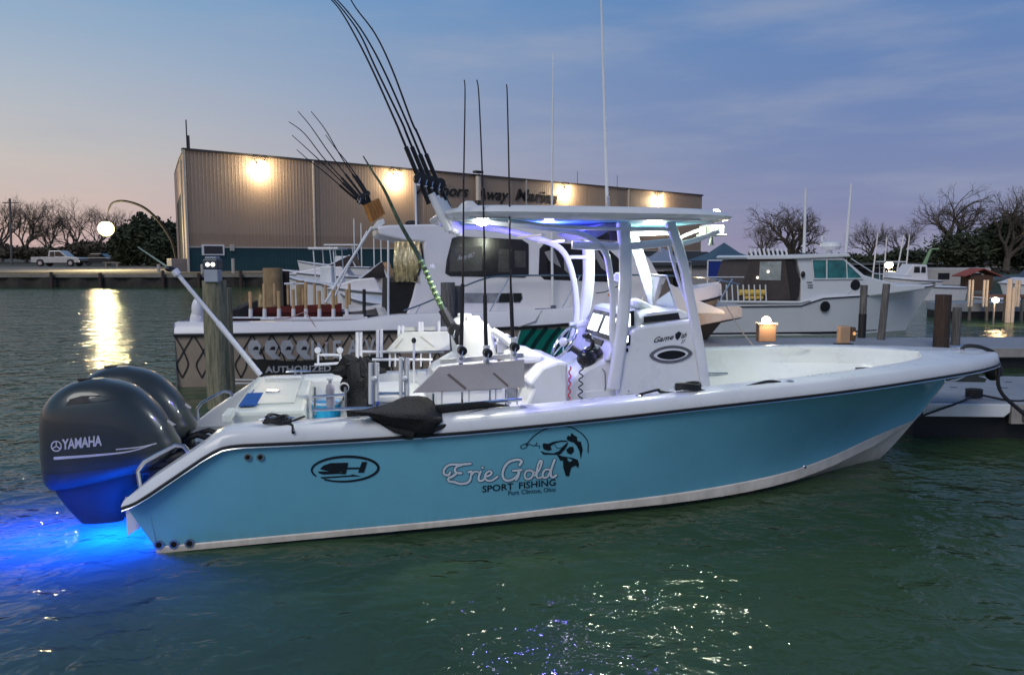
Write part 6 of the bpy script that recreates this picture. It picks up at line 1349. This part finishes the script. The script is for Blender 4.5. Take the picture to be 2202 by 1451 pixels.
# second, farther dock with posts and lamps
fd = thing('boat_slip', 'distant pale dock with tall slim posts behind the brown piling', 'dock', (P2(2040, 27.5), 27.5, 0), R(2))
for i in range(4): MB().span((i*2.4, 0, .25), (i*2.4+2.38, 1.4, .55)).build('deck_slab', DKM, fd, bevel=.02)
MB().span((0, .1, -.1), (9.6, 1.3, .25)).build('float', BLACK, fd)
POST = mat('pale_slim_post', (.42, .37, .33), .8)
def ppost(px, y0, y1, Y, r=.06, lab='slim pale post'): 
    p, q = at(px, y0, Y), at(px, y1, Y); t = thing('mooring_post', lab, 'post', tuple(q), 0, 'slim mooring posts on the far right dock'); MB().tube([(0, 0, -.3), (0, 0, p.z-q.z)], r, 6).build('post_shaft', POST, t)
labs = ['leftmost slim post right of the red roofed hut', 'slim post second from the hut', 'third slim post right of the hut', 'fourth slim post right of the hut', 'thick pale post carrying a box near the right edge', 'slim post just right of the thick pale post', 'slim post beside the right edge of the picture', 'rightmost slim post in the picture']
for (px, y0, y1, r), lab in zip([(2083, 602, 640, .04), (2090, 602, 640, .04), (2115, 602, 640, .04), (2122, 602, 640, .04), (2165, 600, 716, .085), (2174, 618, 715, .07), (2184, 602, 640, .05), (2190, 602, 640, .05)], labs): ppost(px, y0, y1, 26, r, lab)
t = thing('wooden_walkway', 'reddish timber walkway on posts left of the far lamp', 'walkway', tuple(at(2070, 636, 27)))
for i in range(3): MB().box((.9+i*.55, 0, 0), (.53, .8, .07)).build('plank_panel', mat('red_brown_timber', (.16, .08, .055), .85, noise_amt=.3), t)
for i in range(4): MB().tube([(.1+i*.6, -.3, -.9), (.1+i*.6, -.3, 0)], .05, 6).build('post', WOODG, t)
LW_ = lampmat('warm_dock_lamp', (1, .70, .36), 40)
def dlamp(label, px, py, Y, size, e, name='dock_lamp', box=None):
    p = at(px, py, Y); t = thing(name, label, 'dock lamp', tuple(p)); MB().ell((0, 0, 0), (size, size, size*.8)).build('bulb', LW_, t, smooth=True); lamp('dock_glow', (0, -size-.12, .05), e, (1, .66, .34), t, size)
    if box: MB().span((-box[0], -.1, -box[1]), (box[0], .1, -size*.7)).build('pedestal_box', mat('tan_pedestal', (.27, .17, .12), .7, noise_amt=.15), t, bevel=.015); MB().span((-box[0]-.02, -.12, -size*.9), (box[0]+.02, .12, -size*.65)).build('pedestal_cap', mat('pale_cap', (.6, .5, .4), .5), t)
    else: MB().tube([(0, .05, -.02), (0, .05, -.9)], .03, 5).build('lamp_post', GREYF, t)
    return t
dlamp('bright warm lamp on a brown pedestal box beyond the far gunwale', 1648, 688, 14.95, .085, 30, 'dock_pedestal', (.17, .42))
dlamp('orange lamp low on the far right dock', 2141, 645, 25, .10, 60)
dlamp('small bright lamp among the distant boats behind the cruiser bow', 1912, 570, 70, .35, 500)
t = thing('dock_pedestal', 'unlit tan power pedestal on a white stem right of the bright one', 'power box', tuple(at(1816, 738, 15.0)))
PD = mat('tan_pedestal2', (.42, .27, .18), .7, noise_amt=.1); MB().span((-.13, -.08, 0), (.08, .08, .34)).build('pedestal_box', PD, t, bevel=.02); MB().span((.09, -.09, .05), (.18, .06, .32)).build('side_box', mat('dark_side_box', (.10, .06, .04), .6), t, bevel=.02); MB().tube([(.02, -.02, -.12), (.02, -.02, 0)], .03, 8).build('stem', GEL, t); MB().box((-.02, 0, -.015), (.34, .16, .02)).build('base_plate', BLACK, t)
MB().ell((.14, -.1, .2), (.03, .02, .035)).build('amber_lens', lampmat('amber_lens', (1, .5, .2), .8), t)
